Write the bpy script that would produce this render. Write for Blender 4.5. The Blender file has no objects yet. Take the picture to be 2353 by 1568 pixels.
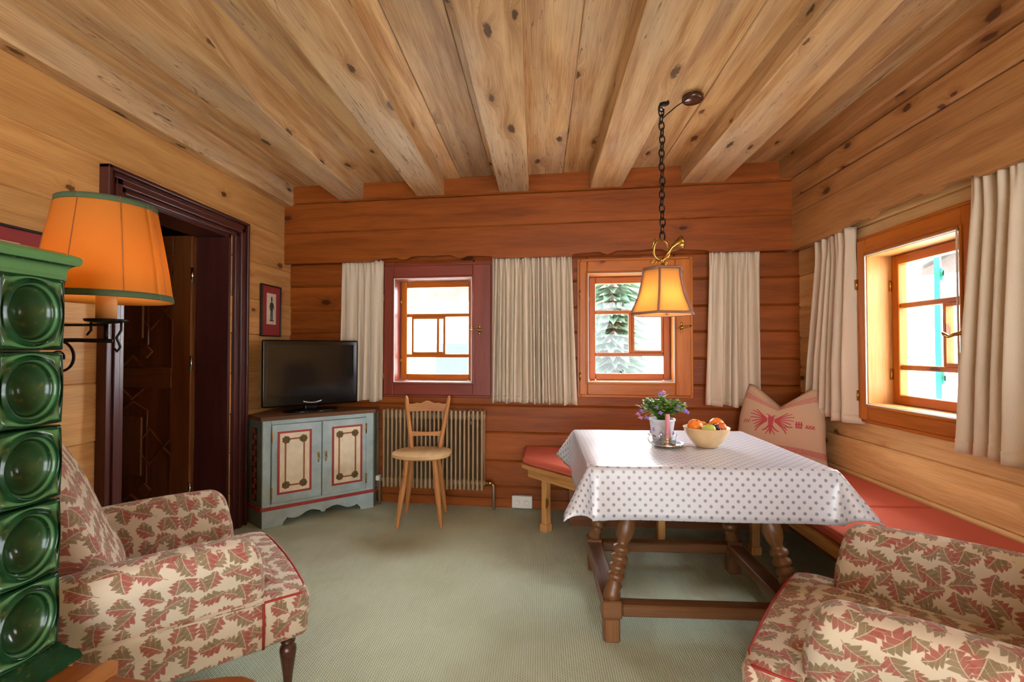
import bpy, bmesh, math, random
from math import sin, cos, pi, radians, exp, sqrt, atan2, hypot, tan
from mathutils import Vector, Matrix, noise as mnoise
random.seed(7)
SC = bpy.context.scene
COL = SC.collection
R = random.uniform

# ------------------------------------------------------------------ helpers
def lin(h):
    h = h.lstrip('#')
    o = []
    for i in (0, 2, 4):
        c = int(h[i:i+2], 16) / 255
        o.append(c/12.92 if c <= .04045 else ((c+.055)/1.055)**2.4)
    return (*o, 1)

def T(x, y, z): return Matrix.Translation((x, y, z))
def RZ(d): return Matrix.Rotation(radians(d), 4, 'Z')
def RX_(d): return Matrix.Rotation(radians(d), 4, 'X')
def RY_(d): return Matrix.Rotation(radians(d), 4, 'Y')

def box_uv(co, faces, grain):
    g = 'xyz'.index(grain)
    out = []
    for f in faces:
        p = [co[i] for i in f]
        n = Vector((0, 0, 0))
        for i in range(len(p)):
            a, b = p[i], p[(i+1) % len(p)]
            n += Vector(a).cross(Vector(b))
        ax = max(range(3), key=lambda k: abs(n[k]))
        r = [k for k in range(3) if k != ax]
        if g in r:
            u = g; v = [k for k in r if k != g][0]
        else:
            u, v = r
        out.append([(q[u] + .13*ax, q[v] + .31*ax) for q in p])
    return out

class MB:
    def __init__(s):
        s.v = []; s.f = []; s.uv = []; s.sm = []; s.mi = []
    def add(s, co, faces, uv=None, smooth=False, M=None, grain='x', mi=0):
        co = [Vector(c) for c in co]
        if uv is None: uv = box_uv(co, faces, grain)
        n = len(s.v)
        if M is not None: co = [M @ c for c in co]
        s.v += co
        for f, u in zip(faces, uv):
            s.f.append([i+n for i in f]); s.uv.append(u); s.sm.append(smooth); s.mi.append(mi)
        return s
    def box(s, size, loc=(0,0,0), rot=None, bev=0., seg=1, grain=None, M=None, mi=0, smooth=False):
        if grain is None: grain = 'xyz'[max(range(3), key=lambda k: size[k])]
        bm = bmesh.new()
        bmesh.ops.create_cube(bm, size=1)
        bmesh.ops.scale(bm, vec=size, verts=bm.verts)
        if bev:
            bev = min(bev, min(size)*.45)
            bmesh.ops.bevel(bm, geom=bm.edges[:], offset=bev, segments=seg, affect='EDGES', profile=.5)
        bm.verts.index_update()
        co = [v.co.copy() for v in bm.verts]; fa = [[v.index for v in f.verts] for f in bm.faces]
        bm.free()
        m = T(*loc)
        if rot is not None: m = m @ rot
        if M is not None: m = M @ m
        return s.add(co, fa, None, smooth, m, grain, mi)
    def bb(s, x0, x1, y0, y1, z0, z1, **k):
        return s.box((x1-x0, y1-y0, z1-z0), ((x0+x1)/2, (y0+y1)/2, (z0+z1)/2), **k)
    def prism(s, poly, z0, z1, M=None, grain='x', smooth=False, mi=0):
        n = len(poly)
        A = sum(poly[i][0]*poly[(i+1) % n][1]-poly[(i+1) % n][0]*poly[i][1] for i in range(n))
        if A < 0: poly = poly[::-1]
        co = [(p[0], p[1], z0) for p in poly] + [(p[0], p[1], z1) for p in poly]
        fa = [list(range(n))[::-1], [i+n for i in range(n)]]
        for i in range(n):
            j = (i+1) % n
            fa.append([i, j, j+n, i+n])
        return s.add(co, fa, None, smooth, M, grain, mi)
    def tube(s, pts, r, seg=8, closed=False, M=None, smooth=True, mi=0, caps=True):
        pts = [Vector(p) for p in pts]; n = len(pts)
        rr = r if isinstance(r, (list, tuple)) else [r]*n
        co = []; up = None
        for i, p in enumerate(pts):
            if closed: t = pts[(i+1) % n]-pts[i-1]
            else: t = pts[min(i+1, n-1)]-pts[max(i-1, 0)]
            t.normalize()
            if up is None:
                up = Vector((0, 0, 1)) if abs(t.z) < .9 else Vector((1, 0, 0))
            a = up - t*up.dot(t)
            if a.length < 1e-4: a = t.orthogonal()
            a.normalize(); b = t.cross(a); up = a
            for k in range(seg):
                th = 2*pi*k/seg
                co.append(p + (a*cos(th)+b*sin(th))*rr[i])
        fa = []; uv = []
        L = 0
        for i in range(n if closed else n-1):
            j = (i+1) % n
            l2 = L + (pts[j]-pts[i]).length
            for k in range(seg):
                k2 = (k+1) % seg
                fa.append([i*seg+k, i*seg+k2, j*seg+k2, j*seg+k])
                c = 2*pi*rr[i]/seg
                uv.append([(L, k*c), (L, (k+1)*c), (l2, (k+1)*c), (l2, k*c)])
            L = l2
        if caps and not closed:
            fa.append(list(range(seg))[::-1]); uv.append([(co[q].x, co[q].y) for q in fa[-1]])
            fa.append([(n-1)*seg+k for k in range(seg)]); uv.append([(co[q].x, co[q].y) for q in fa[-1]])
        return s.add(co, fa, uv, smooth, M, 'x', mi)
    def lathe(s, prof, seg=24, M=None, smooth=True, mi=0, fn=None):
        co = []; n = len(prof)
        for r, z in prof:
            for k in range(seg):
                a = 2*pi*k/seg
                c = Vector((r*cos(a), r*sin(a), z))
                if fn: c = fn(c, a)
                co.append(c)
        fa = []; uv = []
        for i in range(n-1):
            for k in range(seg):
                k2 = (k+1) % seg
                fa.append([i*seg+k, i*seg+k2, (i+1)*seg+k2, (i+1)*seg+k])
                rr = max(p[0] for p in prof)*2*pi/seg
                uv.append([(prof[i][1], k*rr), (prof[i][1], (k+1)*rr), (prof[i+1][1], (k+1)*rr), (prof[i+1][1], k*rr)])
        if prof[0][0] > 1e-4:
            fa.append(list(range(seg))[::-1]); uv.append([(co[q].x, co[q].y) for q in fa[-1]])
        if prof[-1][0] > 1e-4:
            fa.append([(n-1)*seg+k for k in range(seg)]); uv.append([(co[q].x, co[q].y) for q in fa[-1]])
        return s.add(co, fa, uv, smooth, M, 'z', mi)
    def rbox(s, size, r, n=10, loc=(0,0,0), M=None, fn=None, mi=0, grain='x'):
        """rounded box on a dense grid, pattern laid out before it is bent by fn"""
        h = [q/2 for q in size]
        r = min(r, *h)
        co = []; fa = []; uv = []
        def rnd(p):
            q = [max(-h[k]+r, min(h[k]-r, p[k])) for k in range(3)]
            d = Vector([p[k]-q[k] for k in range(3)])
            if d.length > 1e-9: d = d.normalized()*r
            return Vector(q)+d
        def ax(k):
            m = max(3, int(n*size[k]/max(size)))
            c = [-h[k] + r*(1-cos(pi/2*i/4)) *1.0 for i in range(4)]
            c = [-h[k]+r*tt for tt in (0, .28, .55, .8)]
            inner = [-h[k]+r+(2*h[k]-2*r)*i/m for i in range(m+1)] if h[k]-r > 1e-6 else [0.]
            return c + inner + [-q for q in c[::-1]]
        A = [ax(k) for k in range(3)]
        for d in range(3):
            a, b = [k for k in range(3) if k != d]
            for sg in (-1, 1):
                base = len(co)
                for i in A[a]:
                    for j in A[b]:
                        p = [0, 0, 0]; p[a] = i; p[b] = j; p[d] = sg*h[d]
                        co.append(rnd(p))
                nb = len(A[b])
                for i in range(len(A[a])-1):
                    for j in range(nb-1):
                        q = [base+i*nb+j, base+(i+1)*nb+j, base+(i+1)*nb+j+1, base+i*nb+j+1]
                        crossax = (a, b, d) in ((0, 1, 2), (1, 2, 0), (2, 0, 1))
                        if (sg > 0) != crossax: q = q[::-1]
                        fa.append(q)
        g = 'xyz'.index(grain)
        for f in fa:
            nn = (co[f[1]]-co[f[0]]).cross(co[f[2]]-co[f[1]])
            # face side from grid block
            uv.append(None)
        # uv per block from original axis
        idx = 0
        for d in range(3):
            a, b = [k for k in range(3) if k != d]
            u, v = (a, b) if a == g or (b != g) else (b, a)
            cnt = (len(A[a])-1)*(len(A[b])-1)
            for sg in (-1, 1):
                for _ in range(cnt):
                    f = fa[idx]
                    uv[idx] = [(co[q][u]+.37*d+.71*sg, co[q][v]+.53*d) for q in f]
                    idx += 1
        L = Vector(loc)
        co2 = []
        for c in co:
            c = c.copy()
            if fn: c = Vector(fn(c))
            co2.append(c+L)
        return s.add(co2, fa, uv, True, M, grain, mi)
    def grid(s, fn, nu, nv, uvf=None, M=None, smooth=True, mi=0, closeu=False, flip=False):
        co = [fn(i/nu, j/nv) for i in range(nu+1) for j in range(nv+1)]
        fa = []; uv = []
        uvf = uvf or (lambda u, v: (u, v))
        for i in range(nu):
            for j in range(nv):
                q = [i*(nv+1)+j, (i+1)*(nv+1)+j, (i+1)*(nv+1)+j+1, i*(nv+1)+j+1]
                w = [uvf(i/nu, j/nv), uvf((i+1)/nu, j/nv), uvf((i+1)/nu, (j+1)/nv), uvf(i/nu, (j+1)/nv)]
                if flip: q = q[::-1]; w = w[::-1]
                fa.append(q); uv.append(w)
        return s.add(co, fa, uv, smooth, M, 'x', mi)
    def ball(s, r, loc=(0,0,0), seg=14, rings=9, sc=(1,1,1), M=None, mi=0, fn=None):
        prof = [(r*sin(pi*i/rings)+1e-5, -r*cos(pi*i/rings)) for i in range(rings+1)]
        m = T(*loc) @ Matrix.Diagonal((*sc, 1))
        if M is not None: m = M @ m
        return s.lathe(prof, seg, m, True, mi, fn)
    def build(s, name, mat, parent=None, M=None, weld=False):
        me = bpy.data.meshes.new(name)
        me.from_pydata([tuple(c) for c in s.v], [], s.f)
        ul = me.uv_layers.new(name='UVMap')
        flat = []
        for u in s.uv:
            for q in u: flat += [q[0], q[1]]
        ul.data.foreach_set('uv', flat)
        me.polygons.foreach_set('use_smooth', s.sm)
        for m in (mat if isinstance(mat, (list, tuple)) else [mat]): me.materials.append(m)
        me.polygons.foreach_set('material_index', s.mi)
        if weld:
            bm = bmesh.new(); bm.from_mesh(me)
            bmesh.ops.remove_doubles(bm, verts=bm.verts, dist=1e-5)
            bm.to_mesh(me); bm.free()
        me.update()
        o = bpy.data.objects.new(name, me); COL.objects.link(o)
        if parent is not None: o.parent = parent
        if M is not None: o.matrix_local = M
        return o

def tag(o, label, cat, group=None):
    o['label'] = label; o['category'] = cat
    if group: o['group'] = group
    return o
def thing(name, label, cat, M=None, group=None):
    o = bpy.data.objects.new(name, None); COL.objects.link(o)
    o.empty_display_size = .1
    if M is not None: o.matrix_world = M
    return tag(o, label, cat, group)
def struct(o): o['kind'] = 'structure'; return o
def solid(o, t, off=0.):
    m = o.modifiers.new('thickness', 'SOLIDIFY'); m.thickness = t; m.offset = off; return o
def copy_tree(o, parent=None):
    c = o.copy(); COL.objects.link(c)
    if parent is not None: c.parent = parent
    for ch in list(o.children): copy_tree(ch, c)
    return c

# ------------------------------------------------------------------ materials
class G:
    def __init__(s, name):
        s.m = bpy.data.materials.new(name); s.m.use_nodes = True
        s.t = s.m.node_tree; s.t.nodes.clear()
        s.out = s.t.nodes.new('ShaderNodeOutputMaterial')
    def n(s, ty, **k):
        nd = s.t.nodes.new('ShaderNode'+ty)
        ins = k.pop('ins', {})
        for a, b in k.items(): setattr(nd, a, b)
        for a, b in ins.items(): s.set(nd.inputs[a], b)
        return nd
    def set(s, sock, v):
        if hasattr(v, 'is_output') or isinstance(v, bpy.types.NodeSocket): s.t.links.new(v, sock)
        else: sock.default_value = v
    def m2(s, op, a, b=None, c=None, clamp=False):
        nd = s.n('Math', operation=op, use_clamp=clamp)
        s.set(nd.inputs[0], a)
        if b is not None: s.set(nd.inputs[1], b)
        if c is not None: s.set(nd.inputs[2], c)
        return nd.outputs[0]
    def vm(s, op, a, b=None):
        nd = s.n('VectorMath', operation=op)
        s.set(nd.inputs[0], a)
        if b is not None: s.set(nd.inputs[1], b)
        return nd.outputs[0]
    def mix(s, f, a, b, bt='MIX'):
        nd = s.n('Mix', data_type='RGBA', blend_type=bt)
        s.set(nd.inputs[0], f); s.set(nd.inputs[6], a); s.set(nd.inputs[7], b)
        return nd.outputs[2]
    def ss(s, x, a, b, lo=0., hi=1.):
        nd = s.n('MapRange', interpolation_type='SMOOTHSTEP')
        s.set(nd.inputs[0], x); nd.inputs[1].default_value = a; nd.inputs[2].default_value = b
        nd.inputs[3].default_value = lo; nd.inputs[4].default_value = hi
        return nd.outputs[0]
    def uv(s): return s.n('UVMap').outputs[0]
    def xyz(s, v):
        nd = s.n('SeparateXYZ'); s.set(nd.inputs[0], v); return nd.outputs
    def comb(s, x, y=0., z=0.):
        nd = s.n('CombineXYZ'); s.set(nd.inputs[0], x); s.set(nd.inputs[1], y); s.set(nd.inputs[2], z); return nd.outputs[0]
    def noise(s, v, scale=1., detail=3., rough=.55, dist=0.):
        nd = s.n('TexNoise'); s.set(nd.inputs['Vector'], v)
        nd.inputs['Scale'].default_value = scale; nd.inputs['Detail'].default_value = detail
        nd.inputs['Roughness'].default_value = rough; nd.inputs['Distortion'].default_value = dist
        return nd.outputs['Fac']
    def bump(s, h, strength=.3, dist=.01):
        nd = s.n('Bump'); s.set(nd.inputs['Height'], h)
        nd.inputs['Strength'].default_value = strength; nd.inputs['Distance'].default_value = dist
        return nd.outputs[0]
    def pbr(s, col, rough=.5, metal=0., spec=.5, normal=None, **k):
        p = s.n('BsdfPrincipled')
        s.set(p.inputs['Base Color'], col); s.set(p.inputs['Roughness'], rough)
        s.set(p.inputs['Metallic'], metal); p.inputs['Specular IOR Level'].default_value = spec
        if normal is not None: s.set(p.inputs['Normal'], normal)
        for a, b in k.items(): s.set(p.inputs[a], b)
        s.t.links.new(p.outputs[0], s.out.inputs[0])
        return s.m

def plain(name, c, rough=.5, metal=0., spec=.5, var=.0, bump=0., nscale=60, **k):
    g = G(name); col = lin(c) if isinstance(c, str) else c
    nrm = None
    if var or bump:
        n = g.noise(g.n('TexCoord').outputs['Object'], nscale, 3)
        if var:
            f = g.ss(n, .3, .7)
            a = tuple(q*(1-var) for q in col[:3])+(1,); b = tuple(min(1, q*(1+var)) for q in col[:3])+(1,)
            col = g.mix(f, a, b)
        if bump: nrm = g.bump(n, bump, .004)
    return g.pbr(col, rough, metal, spec, nrm, **k)

def wood(name, light, dark, knot='3a2214', rough=.55, kn=.25, grain=1., isl=.22, kscale=(3.2, 5.2), spec=.2, grey=None, greyamt=.0, crack=.0, hue=.0):
    g = G(name)
    geo = g.n('NewGeometry')
    rnd = geo.outputs['Random Per Island']
    oi = g.n('ObjectInfo').outputs['Random']
    uv = g.uv()
    off = g.comb(g.m2('ADD', g.m2('MULTIPLY', rnd, 37.), g.m2('MULTIPLY', oi, 11.)), g.m2('ADD', g.m2('MULTIPLY', rnd, 91.), g.m2('MULTIPLY', oi, 23.)), 0.)
    p = g.vm('ADD', uv, off)
    # knots
    vo = g.n('TexVoronoi', voronoi_dimensions='2D')
    wob = g.noise(p, 9., 2); wob2 = g.noise(p, 55., 3, .7)
    pk = g.vm('MULTIPLY', g.vm('ADD', p, g.comb(g.m2('ADD', g.m2('MULTIPLY', wob, .04), g.m2('MULTIPLY', wob2, .05)), g.m2('ADD', g.m2('MULTIPLY', wob, .03), g.m2('MULTIPLY', wob2, .022)))), (kscale[0], kscale[1], 1))
    g.set(vo.inputs['Vector'], pk); vo.inputs['Scale'].default_value = 1.; vo.inputs['Randomness'].default_value = .9
    cc = g.xyz(vo.outputs['Color'])
    sel = g.m2('GREATER_THAN', cc[0], 1-kn)
    rad = g.m2('MULTIPLY_ADD', cc[1], .09, .05)
    dk = g.m2('DIVIDE', vo.outputs['Distance'], rad)
    kmask = g.m2('MULTIPLY', g.ss(dk, .55, 1.05, 1., 0.), sel)
    khalo = g.m2('MULTIPLY', g.ss(dk, .6, 3.4, 1., 0.), sel)
    # grain bends round the knots
    pv = g.vm('ADD', p, g.comb(0., g.m2('MULTIPLY', khalo, .035)))
    n1 = g.noise(g.vm('MULTIPLY', pv, (1.1, 13., 1.)), 1., 4, .6, .5)
    n2 = g.noise(g.vm('MULTIPLY', pv, (5., 150., 1.)), 1., 3, .6, .2)
    n3 = g.noise(g.vm('MULTIPLY', pv, (.7, 2.2, 1.)), 1., 2)
    f = g.m2('ADD', g.m2('MULTIPLY', g.ss(n1, .3, .72), .62*grain), g.m2('MULTIPLY', g.ss(n2, .35, .7), .30*grain))
    f = g.m2('ADD', f, g.m2('MULTIPLY', khalo, .35), clamp=True)
    col = g.mix(f, lin(light), lin(dark))
    if grey:
        gm = g.m2('MULTIPLY', g.ss(n3, .45, .68), greyamt)
        col = g.mix(gm, col, lin(grey))
    if grey:
        sp = g.m2('MULTIPLY', g.ss(g.noise(g.vm('MULTIPLY', p, (26., 95., 1.)), 1., 3, .6), .66, .74), g.ss(n3, .56, .68))
        col = g.mix(g.m2('MULTIPLY', sp, .85), col, lin('2e2620'))
    # knots that were cut through dark
    col = g.mix(g.m2('MULTIPLY', kmask, .85), col, lin(knot))
    if crack:
        cr = g.noise(g.vm('MULTIPLY', pv, (1.3, 34., 1.)), 1., 2, .5, .9)
        cm = g.m2('MULTIPLY', g.ss(g.m2('ABSOLUTE', g.m2('SUBTRACT', cr, .5)), .0, .012, 1., 0.), crack)
        cm = g.m2('MULTIPLY', cm, g.ss(n3, .5, .62))
        col = g.mix(cm, col, lin(knot))
    hv = g.n('HueSaturation')
    hv.inputs['Saturation'].default_value = 1.
    g.set(hv.inputs['Value'], g.m2('MULTIPLY_ADD', rnd, isl*2, 1-isl))
    if hue: g.set(hv.inputs['Hue'], g.m2('MULTIPLY_ADD', rnd, hue, .5-hue/2))
    g.set(hv.inputs['Color'], col)
    h = g.m2('SUBTRACT', g.m2('MULTIPLY', n2, -.6), kmask)
    return g.pbr(hv.outputs[0], rough, 0., spec, g.bump(h, .25, .004))

def fabric_leaf(name, sc=14.5):
    g = G(name)
    uv = g.uv()
    base = lin('cfc3ae')
    fine = g.noise(g.vm('MULTIPLY', uv, (900., 900., 1.)), 1., 2)
    col = g.mix(g.m2('MULTIPLY', g.ss(fine, .3, .7), .35), base, lin('b09b7c'))
    def layer(col, offs, sc, red, brown, seedrot):
        p = g.vm('MULTIPLY', g.vm('ADD', uv, offs), (sc, sc, 0.))
        vo = g.n('TexVoronoi', voronoi_dimensions='2D'); g.set(vo.inputs['Vector'], p)
        vo.inputs['Scale'].default_value = 1.; vo.inputs['Randomness'].default_value = .42
        q = g.xyz(g.vm('SUBTRACT', p, vo.outputs['Position']))
        c = g.xyz(vo.outputs['Color'])
        ang = g.m2('MULTIPLY_ADD', c[0], 3.6, seedrot)
        ca = g.m2('COSINE', ang); sa = g.m2('SINE', ang)
        a = g.m2('ADD', g.m2('MULTIPLY', q[0], ca), g.m2('MULTIPLY', q[1], sa))
        b = g.m2('SUBTRACT', g.m2('MULTIPLY', q[1], ca), g.m2('MULTIPLY', q[0], sa))
        # bend of the midrib
        b = g.m2('ADD', b, g.m2('MULTIPLY', g.m2('MULTIPLY', a, a), g.m2('MULTIPLY_ADD', c[1], .8, -.4)))
        ab = g.m2('ABSOLUTE', b)
        an = g.m2('DIVIDE', a, .47)
        env = g.m2('SUBTRACT', 1., g.m2('POWER', g.m2('ABSOLUTE', g.m2('ADD', an, .12)), 2.2))
        # slanted pointed lobes
        t = g.m2('FRACT', g.m2('SUBTRACT', g.m2('MULTIPLY', a, 4.6), g.m2('MULTIPLY', ab, 3.6)))
        lobe = g.m2('MULTIPLY_ADD', g.m2('POWER', g.m2('SUBTRACT', 1., t), .7), .52, .48)
        w = g.m2('MULTIPLY', g.m2('MULTIPLY', env, lobe), .39)
        mask = g.ss(g.m2('SUBTRACT', w, ab), -.005, .02)
        vein = g.ss(ab, .008, .022, 1., 0.)
        side = g.m2('ADD', g.m2('MULTIPLY', b, 3.2), g.m2('MULTIPLY_ADD', g.noise(p, 3.5, 2), 1.2, -.1))
        lc = g.mix(g.ss(side, .2, .8), lin(brown), lin(red))
        # side ribs
        rib = g.m2('MULTIPLY', g.ss(t, .0, .16, 1., 0.), .4)
        lc = g.mix(rib, lc, base)
        lc = g.mix(g.m2('MULTIPLY', g.ss(fine, .4, .7), .25), lc, base)
        lc = g.mix(g.m2('MULTIPLY', vein, .6), lc, base)
        stem = g.m2('MULTIPLY', g.ss(ab, .010, .02, 1., 0.), g.ss(a, -.75, -.4, 1., 1.))
        col = g.mix(g.m2('MULTIPLY', g.m2('MULTIPLY', stem, g.m2('LESS_THAN', a, .0)), .7), col, lin('7c6a4c'))
        return g.mix(g.m2('MULTIPLY', mask, .92), col, lc)
    col = layer(col, (3.13, 7.7, 0.), sc, '8e4438', '7f6a4c', .3)
    col = layer(col, (11.4, 2.35, 0.), sc*.9, '944036', '74603f', 2.2)
    weave = g.n('TexWave', ins={'Vector': uv, 'Scale': 220.}).outputs['Fac']
    return g.pbr(col, .9, 0., .2, g.bump(weave, .12, .002), **{'Sheen Weight': .15})

def cloth(name, c, rough=.9, weave=260., amt=.15, trans=0., var=.12):
    g = G(name); uv = g.uv()
    n = g.noise(g.vm('MULTIPLY', uv, (weave, weave, 1.)), 1., 2)
    n2 = g.noise(g.vm('MULTIPLY', uv, (9., 3., 1.)), 1., 3)
    col = lin(c)
    dk = tuple(q*(1-amt*2) for q in col[:3])+(1,)
    cc = g.mix(g.ss(n, .3, .7), col, dk)
    cc = g.mix(g.m2('MULTIPLY', g.ss(n2, .35, .7), var), cc, dk)
    m = g.pbr(cc, rough, 0., .2, g.bump(n, .2, .002))
    if trans:
        p = g.out.inputs[0].links[0].from_node
        tr = g.n('BsdfTranslucent'); g.set(tr.inputs[0], cc)
        mx = g.n('MixShader'); mx.inputs[0].default_value = trans
        g.t.links.new(p.outputs[0], mx.inputs[1]); g.t.links.new(tr.outputs[0], mx.inputs[2])
        g.t.links.new(mx.outputs[0], g.out.inputs[0])
    return m

M_ceil = wood('aged_ceiling_spruce', 'dab680', 'a0703f', '3d2a1e', .5, kn=.28, grain=1.2, isl=.16, grey='bcae9a', greyamt=.42, crack=.8, kscale=(2.4, 5.5))
M_beam = wood('aged_beam_spruce', 'deba88', 'a67946', '40291a', .5, kn=.36, grain=1.2, isl=.1, grey='c4b8a2', greyamt=.4, crack=.8, kscale=(2.2, 6.))
M_wallL = wood('warm_log_pine', 'deac6a', 'b27c44', '4a2a14', .45, kn=.3, isl=.12, kscale=(2.6, 5.))
M_wallB = wood('red_stained_log', '9a521e', '6c3410', '3a1a0c', .42, kn=.22, isl=.12, kscale=(2.2, 4.6))
M_wallR = wood('honey_log_pine', 'e6bf82', 'b8884e', '4a2c14', .45, kn=.35, isl=.1, kscale=(3., 5.))
M_wallRU = wood('weathered_log_pine', 'bb8a56', '88582f', '45281a', .5, kn=.35, isl=.12, kscale=(2.6, 5.))
M_winw = wood('varnished_window_pine', 'bd6c1c', '994f0a', '5c2d0e', .35, kn=.06, isl=.08, spec=.25)
M_winr = wood('dark_red_window_stain', '863a28', '68281a', '3a130d', .38, kn=.04, isl=.08, spec=.45)
M_door = wood('dark_carved_door_wood', '86502a', '5a3018', '1d0d06', .4, kn=.08, isl=.12, spec=.45)
M_doorl = wood('lighter_door_stile', '8a4f26', '633418', '2a1408', .4, kn=.08, isl=.12, spec=.45)
M_casing = wood('oxblood_door_casing', '552c28', '3d1c1a', '210c0b', .3, kn=.02, isl=.06, spec=.5)
M_oak = wood('old_table_oak', '7c5330', '4e3018', '2a190c', .38, kn=.12, isl=.12, kscale=(4., 7.), spec=.5)
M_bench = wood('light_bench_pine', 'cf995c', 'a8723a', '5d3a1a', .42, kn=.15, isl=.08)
M_chair = wood('beech_chair_wood', 'bf8750', '986036', '5a3418', .4, kn=.05, isl=.06)
M_seatw = wood('pale_seat_wood', 'd8b683', 'b58c58', '6a4624', .38, kn=.06, isl=.06)
M_sbench = wood('stove_bench_cherry', '94501f', '703812', '4a220a', .3, kn=.1, isl=.1, spec=.5)
M_batten = wood('stove_bench_batten', 'b87838', '925624', '5c3414', .32, kn=.1, isl=.05, spec=.5)
M_cabtop = wood('cabinet_top_wood', '77543a', '4f3524', '2c1a10', .4, kn=.05, isl=.05)
M_legd = plain('dark_turned_leg', '4a2618', .22, 0., .6, .15)
M_frame = plain('black_frame', '1d1614', .35)
M_matred = plain('wine_red_mount', '9a3434', .7, var=.06, nscale=200)
M_paper = plain('aged_print_paper', 'd9cdb4', .8, var=.05)
M_ink = plain('print_ink', '3a3a34', .8)
M_ink2 = plain('print_ink_brown', '5e5040', .8)
M_black = plain('gloss_black_plastic', '08080a', .16, 0., .5)
M_screen = plain('dark_screen', '0a0b0d', .09, 0., .6)
M_silver = plain('silver_trim', 'b9bcc0', .25, .9)
M_steel = plain('polished_metal', 'd2d2d0', .16, 1.)
M_iron = plain('black_wrought_iron', '17130f', .45, .6, .5, .2, .3)
M_chain = plain('blackened_chain', '231f1b', .38, .7)
M_brass = plain('aged_brass', 'b08a45', .28, 1., .5, .15)
M_piping = plain('red_piping', '9a2a22', .7)
M_leaf_fab = fabric_leaf('leaf_print_upholstery')
M_red = cloth('red_seat_cloth', 'cc6650', weave=500., amt=.06, var=.25)
M_curt = cloth('cream_curtain_cloth', 'e6d5bc', weave=420., amt=.05, trans=.2, var=.15)
M_radi = plain('brown_beige_radiator', 'a08460', .4, 0., .5)
M_white = plain('white_plastic', 'd9d4c8', .4)
M_pipe = plain('painted_pipe', '8f7a60', .4, .3)
M_cream = plain('cream_door_panel', 'e4d6ba', .55, var=.08, nscale=14)
M_blue = plain('grey_blue_cabinet_paint', 'a6babb', .5, var=.12, nscale=9)
M_green = plain('grey_green_cabinet_paint', '6d7462', .5, var=.1, nscale=9)
M_redp = plain('red_cabinet_paint', 'a3352e', .5, var=.1, nscale=30)
M_ochre = plain('ochre_line_paint', '9a5e2c', .55, var=.1)
M_olive = plain('olive_rosette_paint', '5f5220', .55, var=.25)
M_rosec = plain('rosette_heart', '7c4a20', .55, var=.25)
M_dkgreen = plain('dark_leaf_paint', '2c2e1c', .55, var=.2)
M_gtrim = plain('green_braid', '44573a', .85, var=.1, nscale=300)
M_candle_tube = plain('cream_candle_sleeve', 'd9a86a', .5)
M_pinkc = plain('pink_candle_wax', 'c9808a', .5, var=.05, **{'Subsurface Weight': .2})
M_bowl = plain('pale_wooden_bowl', 'd0b083', .45, var=.06, nscale=20)
M_orange = plain('orange_peel', 'e07a1c', .4, var=.08, bump=.25, nscale=180)
M_mandarin = plain('mandarin_peel', 'd9641e', .42, var=.08, bump=.25, nscale=180)
M_peach = plain('yellow_red_apple_skin', 'd8a048', .35, var=.25, nscale=25)
M_pear = plain('green_pear_skin', 'a9b24a', .4, var=.15, nscale=40)
M_grape = plain('dark_grape_skin', '4a2636', .25, var=.25, nscale=60)
M_stem = plain('brown_stem', '4a3620', .7)
M_pot = plain('whitewashed_pot', 'c9cbd0', .45, var=.12, nscale=35)
M_potp = plain('lilac_pot_print', 'a692b4', .5)
M_soil = plain('potting_soil', '2c2018', .9)
M_foli = plain('bright_leaf', '5d8a2c', .5, var=.3, nscale=35)
M_foli2 = plain('pale_leaf', '8aa84a', .5, var=.25, nscale=35)
M_flow = plain('violet_petals', '8f74c8', .6, var=.15)
M_flowp = plain('pink_petals', 'c282b0', .6, var=.1)
M_teal = plain('teal_shutter_paint', '1f8f86', .45)
M_snow = plain('pale_ground', 'd8d8d4', .9, var=.05, nscale=2)
M_plaster = plain('white_house_plaster', 'e6e4de', .8, var=.04, nscale=1.5)
M_hwin = plain('house_window_dark', '454b50', .6, spec=.1)
M_hwood = plain('house_timber', '4a423c', .7, var=.15, nscale=3)
M_roof = plain('grey_roof', '9a9690', .8)
M_fir = plain('spruce_needles', '35523c', .8, var=.3, nscale=6)
M_bark = plain('spruce_bark', '6a5c50', .9)
M_stone = plain('stove_plinth_plaster', 'c8bda8', .8, var=.06)
M_emblem = plain('red_woven_print', 'b5484c', .85, var=.1, nscale=150)
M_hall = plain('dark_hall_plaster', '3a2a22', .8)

def mk_tile():
    g = G('green_glazed_tile')
    tc = g.n('TexCoord').outputs['Object']
    n = g.noise(tc, 14., 3); n2 = g.noise(tc, 60., 2)
    col = g.mix(g.ss(n, .3, .7), lin('183f24'), lin('0d2a15'))
    # glaze runs thin on raised rims
    pt = g.n('NewGeometry').outputs['Pointiness']
    col = g.mix(g.ss(pt, .503, .545), col, lin('5c8a58'))
    col = g.mix(g.m2('MULTIPLY', g.ss(n2, .58, .72), .25), col, lin('6b6a34'))
    return g.pbr(col, .16, 0., .28, g.bump(n, .06, .01))
M_tile = mk_tile()
M_grout = plain('tile_grout', '7a6a45', .7)

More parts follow.
